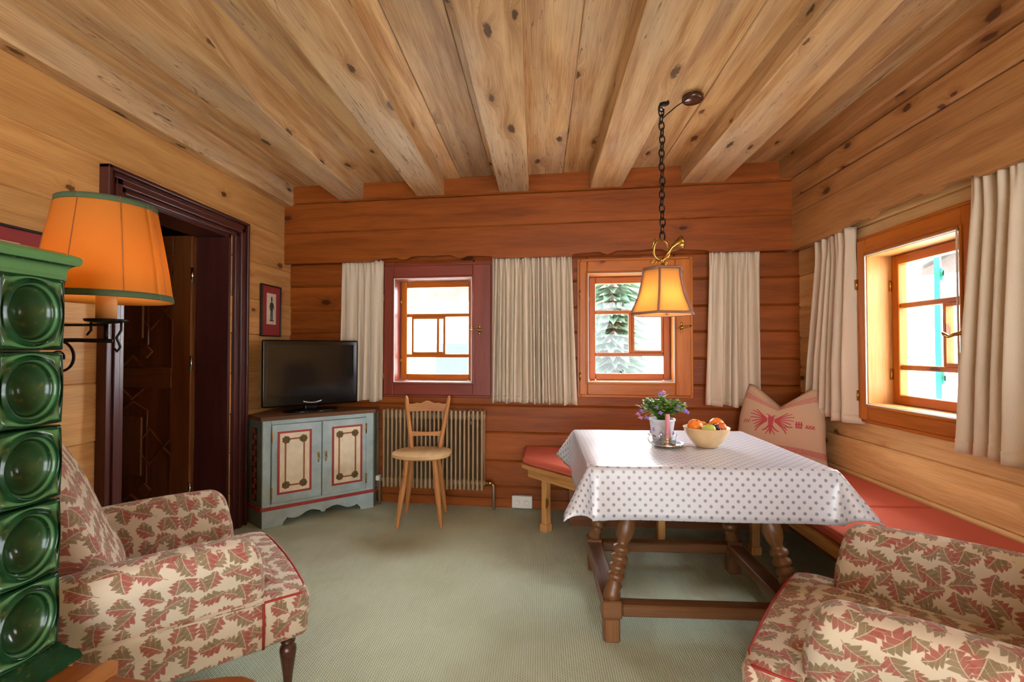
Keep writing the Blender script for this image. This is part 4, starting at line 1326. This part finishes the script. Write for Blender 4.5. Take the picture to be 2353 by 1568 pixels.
# fitting that carries the shade
mb = MB()
for k in range(3): mb.tube([hexpt(.098, k*2, SH), (0, 0, SH-.005)], .002, 6)
mb.tube([(0, 0, SH-.05), (0, 0, SH+.03)], .008, 10); mb.lathe([(.014, SH-.10), (.016, SH-.09), (.016, SH-.05), (.008, SH-.045)], 14)
mb.build('shade_carrier', M_brass, pen)
mb = MB(); mb.ball(.024, (0, 0, SH-.125), 14, 9, (1, 1, 1.25))
gB = G('lit_bulb'); em = gB.n('Emission', ins={'Color': lin('ffd9a0'), 'Strength': .9}); gB.t.links.new(em.outputs[0], gB.out.inputs[0])
mb.build('bulb', gB.m, pen)
# brass hunting horn ornament
mb = MB()
loop = [(.038*cos(t)-.004, .006*sin(2*t), SH+.098+.050*sin(t)) for t in [2*pi*i/28 for i in range(28)]]
mb.tube(loop, .006, 8, closed=True)
mb.tube([(-.042, .004, SH+.10), (-.044, .0, SH+.135), (-.036, -.004, SH+.155)], [.006, .005, .003], 8)
bell = [Vector((.006, -.004, SH+.055)), Vector((.030, -.008, SH+.085)), Vector((.045, -.010, SH+.108)), Vector((.066, -.012, SH+.124)), Vector((.086, -.012, SH+.134)), Vector((.094, -.012, SH+.136))]
mb.tube(bell, [.005, .006, .009, .016, .026, .033], 14)
mb.build('brass_horn', M_brass, pen)
mb = MB()
for a0, l in ((-.9, .05), (-.5, .062), (-.15, .055), (.5, .04), (2.6, .045)):
    c = Vector((-.012, 0, SH+.045)); d = Vector((-cos(a0), .15*sin(a0*3), -sin(abs(a0))*.55))
    mb.tube([c, c+d*l*.5+Vector((0, 0, .006)), c+d*l], [.005, .004, .0015], 6)
mb.ball(.012, (-.004, 0, SH+.045), 10, 7); mb.tube([(.0, 0, SH+.03), (.004, 0, SH+.06)], .006, 8); mb.tube([(.012, 0, SH+.0), (.016, 0, SH+.03), (.006, 0, SH+.055)], .005, 8)
mb.build('cast_antler_mount', M_brass, pen)
# chain
z = SH+.150; top = 2.452-1.42; i = 0
mbl = MB()
def link_pts(rx, rz, th): return [(rx*cos(t)*cos(th), rx*cos(t)*sin(th), rz*sin(t)) for t in [2*pi*k/14 for k in range(14)]]
kinds = []
for th in (.35, 1.75):
    mb = MB(); mb.tube(link_pts(.0145, .0235, th), .0036, 6, closed=True); kinds.append(mb)
n = int((top-z)/.0365)+1; st = (top-z)/n
first = [None, None]
for i in range(n):
    zz = z+st*(i+.5)
    if first[i % 2] is None:
        first[i % 2] = kinds[i % 2].build('chain_link', M_chain, pen, T(0, 0, zz))
    else:
        c = first[i % 2].copy(); COL.objects.link(c); c.parent = pen; c.matrix_local = T(.002*sin(i), 0, zz)
mb = MB(); mb.tube([(.012, -.004, top+.030), (.006, -.004, top+.024), (-.012, 0, top+.012), (-.014, 0, top-.006), (0, 0, top-.016), (.012, 0, top-.004)], .005, 8); mb.lathe([(.024, top+.020), (.026, top+.026), (.022, top+.034)], 14, M=T(.012, -.004, 0)); mb.build('ceiling_hook', M_iron, pen)
# flex along chain, then slack to the ceiling cap
cap = Vector((.815-LPX, 2.62-LPY, 2.575-1.42))
mb = MB(); mb.tube([(.004, .002, top-.05), (.03, .02, top-.02), (.10, .085, top+.055), (cap.x-.03, cap.y-.02, cap.z+.006)], .003, 8); mb.build('flex', M_iron, pen)
mb = MB(); mb.lathe([(.0, 0), (.050, .0), (.056, .006), (.056, .024), (.0, .025)], 28, M=T(cap.x, cap.y, cap.z)); mb.build('ceiling_rose', M_legd, pen)

# ------------------------------------------------------------------ wall bracket lamp with orange shade
WY = 1.50; WX = -1.420
lamp = thing('wall_lamp', 'wrought iron bracket lamp with large orange shade, between stove and doorway', 'lamp', T(WX, WY, 1.20))
Z0 = 1.335-1.20
mb = MB()
prof = [(.180, .0), (.167, .10), (.149, .21), (.130, .318)]
SZ = 1.402-1.20
def shp(u, v):
    f = v*3; i = min(int(f), 2); t = f-i
    r = prof[i][0]+(prof[i+1][0]-prof[i][0])*t; z = prof[i][1]+(prof[i+1][1]-prof[i][1])*t
    a = 2*pi*u
    return (r*cos(a), r*sin(a), SZ+z)
mb.grid(shp, 64, 12, lambda u, v: (u*1.3, v*.33)); ls = mb.build('lamp_shade', M_shade1, lamp); solid(ls, .0015)
for z, r, h in ((SZ, .181, .020), (SZ+.300, .1330, .018)):
    mb = MB(); k = -.052
    mb.grid(lambda u, v: ((r+.0015+v*h*-.16)*cos(2*pi*u), (r+.0015+v*h*-.16)*sin(2*pi*u), z+v*h), 64, 2); o = mb.build('green_trim', M_gtrim, ls); solid(o, .002)
for k in range(8):
    a = 2*pi*(k+.25)/8
    mb = MB(); mb.tube([((r+.0015)*cos(a), (r+.0015)*sin(a), SZ+z) for r, z in prof], .0016, 5); mb.build('shade_seam', M_ochre, ls)
mb = MB()
for k in range(3):
    a = 2*pi*k/3; mb.tube([(.131*cos(a), .131*sin(a), SZ+.305), (0, 0, SZ+.26)], .002, 6)
mb.tube([(0, 0, SZ+.06), (0, 0, SZ+.265)], .004, 8); mb.build('shade_carrier', M_iron, lamp)
mb = MB(); mb.tube([(0, 0, Z0+.004), (0, 0, SZ+.08)], .028, 20); mb.build('candle_sleeve', M_candle_tube, lamp)
mb = MB(); mb.ball(.028, (0, 0, SZ+.135), 14, 9, (1, 1, 1.3)); mb.build('bulb', gB.m, lamp)
mb = MB(); mb.lathe([(.0, Z0-.01), (.02, Z0-.008), (.055, Z0-.002), (.058, Z0+.006), (.054, Z0+.006), (.02, Z0+.002), (.0, Z0+.002)], 24); mb.build('drip_pan', M_iron, lamp)
mb = MB()
sx = LX-WX+.012
mb.tube([(0, 0, Z0-.012), (sx, 0, Z0-.012)], .0045, 8)
mb.tube([(.02, 0, Z0-.065), (-.10, 0, Z0-.062), (sx, 0, Z0-.065)], .007, 8)
mb.tube([(0, 0, Z0-.01), (.0, 0, Z0-.07)], .006, 8)
mb.build('iron_arm', M_iron, lamp)
mb = MB()
# spiral scroll under the arm
sp = []
for i in range(50):
    t = i/49; a = pi/2-4.1*pi*t*.62; r = .058*(1-.78*t)
    sp.append((-.16+r*cos(a)+.0, 0, Z0-.065-.058+r*sin(a)))
mb.tube([(-.30, 0, Z0-.066), (-.22, 0, Z0-.066)]+sp, .0045, 6)
mb.build('iron_scroll', M_iron, lamp)
mb = MB(); mb.tube([(.052, 0, Z0), (.052, -.0, Z0-.03), (.036, 0, Z0-.055), (.05, 0, Z0-.085), (.038, 0, Z0-.10), (.030, 0, Z0-.09)], .0038, 6)
mb.build('iron_hook', M_iron, lamp)
mb = MB(); mb.tube([(-.052, 0, Z0), (-.052, -.0, Z0-.03), (-.066, 0, Z0-.045)], .0038, 6)
mb.build('iron_hook', M_iron, lamp)
mb = MB(); mb.bb(sx-.012, sx, -.03, .03, Z0-.16, Z0+.05, bev=.003); mb.build('wall_plate', M_iron, lamp)

# ------------------------------------------------------------------ tiled stove
SX, SY = -1.232, 1.176
st = thing('tiled_stove', 'green glazed tiled stove with round bowl tiles at the left edge', 'stove', T(-1.75, .75, 0))
so = Vector((1.75, -.75, 0))
mb = MB(); mb.bb(-2.125, SX-.055, -.05, SY-.006, .44, 1.424, M=T(*so)); mb.build('stove_body', M_grout, st)
TW, TH = .155, .186
def tile_prof(r):
    if r > 2: return -.046
    # r 0..1 inside the ring, 1..2 from the ring out to the rim of the tile
    if r <= 1:
        z = .010-.046*max(0, 1-(r/.90)**2)**.9 if r < .90 else .010
        z += .0065*exp(-((r-.93)/.035)**2)+.0025*exp(-((r-.80)/.03)**2)
        return z
    q = r-1
    return .010-.008*sin(pi*min(1, q/.75)) if q < .75 else .010*(1-((q-.75)/.25)**3)+.001
RR = [0, .12, .25, .38, .5, .6, .68, .74, .77, .79, .81, .83, .86, .89, .905, .92, .935, .95, .97, 1., 1.1, 1.25, 1.4, 1.55, 1.68, 1.76, 1.84, 1.9, 1.95, 2., 2.001]
def tile_fn(u, v):
    f = u*(len(RR)-1); i = min(int(f), len(RR)-2); r = RR[i]+(RR[i+1]-RR[i])*(f-i)
    a = 2*pi*v; hw_, hh_ = (TW-.004)/2, (TH-.005)/2
    c, s_ = cos(a), sin(a)
    cir = (hw_*.90*c, hh_*.90*s_)
    m = max(abs(c), abs(s_)); sq = (hw_*c/m, hh_*s_/m)
    if r <= 1: y, z = cir[0]*r, cir[1]*r
    else:
        q = min(1, r-1); y, z = cir[0]+(sq[0]-cir[0])*q, cir[1]+(sq[1]-cir[1])*q
    return (tile_prof(r), y, z)
mbt = MB()
mbt.grid(tile_fn, len(RR)-1, 72, lambda u, v: (u, v), flip=True)
mbt.bb(-.052, -.044, -(TW-.004)/2, (TW-.004)/2, -(TH-.005)/2, (TH-.005)/2)
t0_ = None
for c in range(4):
    for r in range(5):
        m = T(SX+so.x, SY-.002-TW*(c+.5)+so.y, .494+TH*(r+.5))
        if t0_ is None: t0_ = mbt.build('bowl_tile', M_tile, st, m, weld=True)
        else:
            o = t0_.copy(); COL.objects.link(o); o.parent = st; o.matrix_local = m
# far side tiles (facing the room)
mbf = MB()
for c in range(1): pass
# cornice and foot mouldings: profile swept round the corner
def sweep(prof, name):
    mb = MB()
    path = lambda d: [(SX+d, -.05), (SX+d, SY+d), (-2.125, SY+d)]
    n = len(prof); co = []
    for d, z in prof:
        for p in path(d): co.append((p[0]+so.x, p[1]+so.y, z))
    fa = []
    for i in range(n-1):
        for k in range(2):
            fa.append([i*3+k, i*3+k+1, (i+1)*3+k+1, (i+1)*3+k])
    mb.add(co, fa, smooth=False)
    o = mb.build(name, M_tile, st); return o
cor = [(-.02, 1.418), (.004, 1.420), (.006, 1.430), (.004, 1.437)]+[(0.004+.018*(1-cos(t)), 1.440+.036*sin(t)) for t in [pi/2*i/8 for i in range(9)]]+[(.024, 1.480), (.026, 1.487), (.026, 1.500), (.023, 1.508), (.016, 1.512), (.0, 1.520), (-.3, 1.522)]
cor = [(d, 1.418+(z-1.418)*.72) for d, z in cor]
o = sweep(cor, 'cornice')
for p in o.data.polygons: p.use_smooth = False
mb = MB(); mb.bb(-2.125, SX, -.05, SY, 1.40, 1.486, M=T(*so)); mb.build('stove_top', M_tile, st)
ft = [(.0, .498), (.006, .494), (.008, .486), (.014, .480), (.016, .474), (.030, .460), (.034, .448), (.036, .440), (.0, .438)]
sweep(ft, 'foot_moulding')
mb = MB(); mb.bb(-2.125, SX+.005, -.05, SY+.005, 0, .44, M=T(*so)); mb.build('plinth', M_stone, st)

# stove bench
sb = thing('stove_bench', 'brown wooden bench board beside the green stove at the lower left', 'bench', T(-.95, .9, 0))
bo2 = (.95, -.9)
def o2(poly): return [(p[0]+bo2[0], p[1]+bo2[1]) for p in poly]
mb = MB(); mb.prism(o2([(-1.222, 1.167), (-1.222, .1), (-1.117, .1), (-1.117, 1.194)]), .405, .437, grain='y'); o = mb.build('inner_board', M_sbench, sb)
mb = MB(); mb.prism(o2([(-1.116, 1.198), (-1.116, .1), (-1.056, .1), (-1.056, 1.160), (-1.085, 1.196)]), .405, .441, grain='y'); mb.build('batten', M_batten, sb)
out = [(-1.055, 1.158), (-1.02, 1.148), (-.97, 1.142), (-.93, 1.139), (-.891, 1.140), (-.832, 1.150), (-.776, 1.166), (-.734, 1.170), (-.694, 1.158), (-.672, 1.13), (-.665, 1.08), (-.665, .1), (-1.055, .1)]
mb = MB(); mb.prism(o2(out), .403, .437, grain='x'); o = mb.build('outer_board', M_sbench, sb)
bv = o.modifiers.new('edge', 'BEVEL'); bv.width = .008; bv.segments = 3; bv.limit_method = 'ANGLE'
for x, y in ((-.72, 1.03), (-.72, .2), (-1.15, 1.05)):
    mb = MB(); mb.bb(x-.025+bo2[0], x+.025+bo2[0], y-.025+bo2[1], y+.025+bo2[1], 0, .404, bev=.004, grain='z'); mb.build('leg', M_sbench, sb)

# ------------------------------------------------------------------ armchairs
AW, ZS, ZA, EAR = .748, .382, .610, .150
def armchair(label, M, dp=0.):
    root = thing('armchair', label, 'armchair', M, 'leaf patterned armchairs')
    hw = AW/2
    # seat block with projecting front
    mb = MB()
    def ff(c):
        k = (c.z+.09)/.18
        return Vector((c.x + .010*(1-(c.y/hw)**2) - .006*(1-k), c.y*(1-.02*(1-k)), c.z + (.010*(1-(c.y/hw)**2) if c.z > 0 else 0) - (.012*max(0, (c.x)/.08) if c.z > 0 else 0)))
    mb.rbox((EAR+.02, AW, ZS-.205), .030, 20, (-(EAR+.02)/2, 0, (ZS+.205)/2), fn=ff)
    mb.build('seat_front', M_leaf_fab, root)
    mb = MB()
    mb.rbox((.56+dp, AW-.24, .13), .045, 20, (-.36-dp/2, 0, ZS-.042), fn=lambda c: Vector((c.x, c.y, c.z+(.016*(1-(c.y/.26)**2)*(1-(c.x/.3)**2) if c.z > 0 else 0))))
    mb.build('seat_cushion', M_leaf_fab, root)
    mb = MB(); mb.rbox((.60+dp, AW-.008, .175), .02, 18, (-.445-dp/2, 0, .2925), fn=lambda c: c); mb.build('seat_base', M_leaf_fab, root)
    # red piping round the seat front
    zt = ZS-.008; y = hw-.010; x0 = -.012
    mb = MB()
    pts = []
    for t in range(13):
        s_ = -1+2*t/12; pts.append((x0+.012*(1-s_**2)-(.018 if abs(s_) > .99 else 0), y*s_*(.99), zt-.008+.010*(1-s_**2)))
    path = [(-EAR-.004, -y-.004, zt-.004)]+[(-.035, -y-.002, zt-.006)]+pts+[(-.035, y+.002, zt-.006), (-EAR-.004, y+.004, zt-.004)]
    mb.tube(path, .0045, 6)
    for s_ in (-1, 1): mb.tube([(-EAR-.006, s_*(y+.005), zt-.004), (-EAR-.006, s_*(hw-.001), .30), (-EAR-.006, s_*(hw-.006), .212)], .0045, 6)
    mb.build('piping', M_piping, root)
    # arms
    for s_ in (-1, 1):
        mb = MB()
        def fa_(c, s_=s_):
            z = c.z; k = (z+.12)/.24
            yy = c.y*(.80+.30*max(0, k)) + s_*(.052*max(0, min(1, (k-.1)/.7))**1.3-.004)
            # crown falls gently to the back and the front leans
            return Vector((c.x-.030*(k-.3)*(1 if c.x > .1 else .2)+.012*sin(pi*k), yy, z-.012*((c.x-.1)/.3)**2*(1 if z > 0 else 0)))
        mb.rbox((.60+dp, .118, .31), .052, 20, (-EAR-.305-dp/2, s_*(hw-.068), ZA-.155), fn=fa_)
        a = mb.build('arm', M_leaf_fab, root)
        mb = MB(); mb.tube([(-EAR-.30, s_*(hw-.0), ZS-.005), (-EAR-.05, s_*(hw-.0), ZS-.012), (-EAR-.006, s_*(hw-.0), ZS-.008)], .003, 6); mb.build('arm_seam', M_leaf_fab, a)
    # backrest, leaning and bulging towards the sitter
    mb = MB()
    BH = .70
    def fb(c):
        t = (c.z+BH/2)/BH
        wid = 1.0 + .10*sin(pi*min(1, t*1.1)) - .14*max(0, t-.75)/.25
        x = c.x - .27*t*BH*1.0 - .06*t*t + .045*sin(pi*t*.9)*(1 if c.x > 0 else .4)
        x += .035*exp(-((t-.18)/.16)**2)*(1 if c.x > 0 else 0)
        return Vector((x - .035*(c.y/.25)**2*-1*0, c.y*wid, c.z))
    mb.rbox((.15, .485, BH), .065, 22, (-.625-dp, 0, .33+BH/2), fn=fb)
    mb.build('backrest', M_leaf_fab, root)
    # front legs turned, rear legs raked
    for s_ in (-1, 1):
        mb = MB(); mb.lathe([(.0, 0), (.011, .0), (.013, .01), (.017, .06), (.025, .115), (.029, .145), (.028, .160), (.019, .172), (.024, .178), (.026, .184), (.019, .190), (.024, .196), (.027, .202), (.027, .215)], 20, M=T(-.062, s_*(hw-.065), 0)); mb.build('leg', M_legd, root)
        mb = MB(); mb.tube([(-.70-dp, s_*(hw-.09), .215), (-.715-dp, s_*(hw-.09), .1), (-.75-dp, s_*(hw-.09), .0)], [.022, .019, .014], 8); mb.build('leg', M_legd, root)
    return root
armchair('leaf patterned armchair beside the green stove, turned towards the television', T(-1.081, 2.003, 0) @ RZ(41.9))
armchair('leaf patterned armchair before the dining table at the lower right corner', T(.775, 1.70, 0) @ RZ(143.2), .13)

# ------------------------------------------------------------------ outside the windows
mb = MB(); mb.bb(-40, 40, 4.6, 60, -1.3, -1.2); mb.bb(2.6, 40, -20, 4.6, -1.3, -1.2)
struct(mb.build('ground', M_snow))
def house(label, M, w, d, h, rh, wins, mat=M_plaster):
    root = thing('house', label, 'house', M, 'houses outside')
    mb = MB(); mb.bb(-w/2, w/2, 0, d, 0, h); mb.build('walls', mat, root)
    mb = MB()
    poly = [(-w/2-.6, h-.1), (0, h+rh), (w/2+.6, h-.1), (w/2+.6, h+.1), (0, h+rh+.22), (-w/2-.6, h+.1)]
    mb.prism(poly, -d-.5, .6, M=Matrix(((1, 0, 0, 0), (0, 0, -1, 0), (0, 1, 0, 0), (0, 0, 0, 1)))); mb.build('roof', M_roof, root)
    mb = MB(); mb.prism([(-w/2, h), (w/2, h), (0, h+rh)], -.3, .0, M=Matrix(((1, 0, 0, 0), (0, 0, -1, 0), (0, 1, 0, 0), (0, 0, 0, 1)))); mb.build('gable', M_hwood, root)
    for (x, z, a, b) in wins:
        mb = MB(); mb.bb(x-a/2-.08, x+a/2+.08, -.06, .0, z-b/2-.08, z+b/2+.08); f = mb.build('window_frame', M_plaster, root)
        mb = MB(); mb.bb(x-a/2, x+a/2, -.07, -.055, z-b/2, z+b/2); mb.build('pane', M_hwin, f)
    return root
house('pale house seen through the dark red window', T(-5.2, 15, -1.2) @ RZ(4), 9, 8, 4.0, 2.6, [(-2.6, 2.0, 1., 1.3), (0., 2.0, 1., 1.3), (2.4, 2.0, 1., 1.3), (2.4, .9, .0, .0)][:3])
house('pale house behind the spruces in the window beside the pendant lamp', T(3.2, 24, -1.2) @ RZ(-10), 10, 8, 5.2, 3., [(-3, 3.6, 1., 1.4), (-.6, 3.6, 1., 1.4), (-3, 1.2, 1., 1.4), (2, 3.6, 1., 1.4)])
house('grey pale house seen through the right wall window', T(16.5, 13.5, -1.2) @ RZ(-48), 11, 8, 5.0, 3., [(-2.4, 2.6, 1.1, 1.5), (.4, 2.6, 1.1, 1.5), (3.0, 2.6, 1.1, 1.5)], M_plaster)
def spruce(label, x, y, h, r, seed):
    rg = random.Random(seed)
    root = thing('spruce_tree', label, 'tree', T(x, y, -1.2), 'spruces outside')
    mb = MB(); mb.tube([(0, 0, 0), (0, 0, h*.9)], [.06, .02], 8); mb.build('trunk', M_bark, root)
    mb = MB()
    nl = 44
    for i in range(nl):
        t = i/nl; z = h*(.10+.88*t); R_ = r*(1-t)**.85+.05
        nb = int(20-9*t)
        for k in range(nb):
            a = 2*pi*(k+rg.random())/nb; L = R_*rg.uniform(.75, 1.1); w = L*.13+.02
            d = Vector((cos(a), sin(a), 0)); s = Vector((-sin(a), cos(a), 0)); p = Vector((0, 0, z))
            tip = p+d*L+Vector((0, 0, -L*.35))
            m1 = p+d*L*.55+Vector((0, 0, -L*.10))
            mb.add([p, m1+s*w, tip, m1-s*w, m1+Vector((0, 0, -w*.9))], [[0, 1, 2, 3], [0, 4, 1], [1, 4, 2], [2, 4, 3], [3, 4, 0]])
    o = mb.build('foliage', M_fir, root)
spruce('tall spruce at the left of the window beside the pendant lamp', 1.35, 9.2, 6.5, .95, 1)
spruce('bushy spruce behind the lamp shade in the second back window', 3.3, 10.8, 3.4, .95, 2)
spruce('low spruce at the bottom middle of the second back window', 2.05, 7.2, 1.75, .62, 3)
# teal shutter folded out beside the right window
shut = thing('window_shutter', 'teal wooden shutter standing open outside the right window', 'shutter', T(2.215, 2.835, .93) @ RZ(51))
mb = MB(); mb.bb(0, .33, -.014, .014, 0, .86, bev=.003, grain='z'); mb.build('board', M_teal, shut)
for z in (.12, .70):
    mb = MB(); mb.bb(0, .33, -.026, -.013, z, z+.07, bev=.003); mb.build('batten', M_teal, shut)
    mb = MB(); mb.bb(-.05, .10, -.030, -.025, z+.02, z+.05, bev=.001); mb.build('strap_hinge', M_iron, shut)

# ------------------------------------------------------------------ light
wd = bpy.data.worlds.new('overcast'); SC.world = wd; wd.use_nodes = True
bg = wd.node_tree.nodes['Background']; bg.inputs[0].default_value = (.93, .97, 1.02, 1); # overcast sky, brighter on the side the windows face
wt = wd.node_tree; tcw = wt.nodes.new('ShaderNodeTexCoord'); dp_ = wt.nodes.new('ShaderNodeVectorMath'); dp_.operation = 'DOT_PRODUCT'
dp_.inputs[1].default_value = (.33, .93, .12); wt.links.new(tcw.outputs['Generated'], dp_.inputs[0])
mr_ = wt.nodes.new('ShaderNodeMapRange'); mr_.inputs[1].default_value = -.9; mr_.inputs[2].default_value = .8; mr_.inputs[3].default_value = .8; mr_.inputs[4].default_value = 3.2
wt.links.new(dp_.outputs['Value'], mr_.inputs[0]); wt.links.new(mr_.outputs[0], bg.inputs[1])

def point(name, loc, power, col, r=.03):
    l = bpy.data.lights.new(name, 'POINT'); l.energy = power; l.color = col[:3]; l.shadow_soft_size = r
    o = bpy.data.objects.new(name, l); COL.objects.link(o); o.location = loc; return o
point('pendant_bulb_light', (LPX, LPY, 1.42+SH-.165), .24, lin('ffe0b4'))
point('wall_lamp_bulb_light', (WX, WY, 1.402+.085), .42, lin('ffeccb'))

# ------------------------------------------------------------------ camera
cam = bpy.data.cameras.new('camera'); co_ = bpy.data.objects.new('camera', cam); COL.objects.link(co_)
cam.sensor_width = 36; cam.lens = 36*1111/2353; cam.clip_start = .02; cam.clip_end = 200
co_.location = (0, 0, 1.24)
co_.rotation_euler = (radians(90+math.degrees(math.atan(21/1111))), 0, math.atan(66/1111))
SC.camera = co_
vs_ = SC.view_settings
SC.display_settings.display_device = 'sRGB'
vs_.view_transform = 'Standard'; vs_.look = 'None'; vs_.exposure = 3.75; vs_.gamma = 1.0; vs_.use_curve_mapping = False
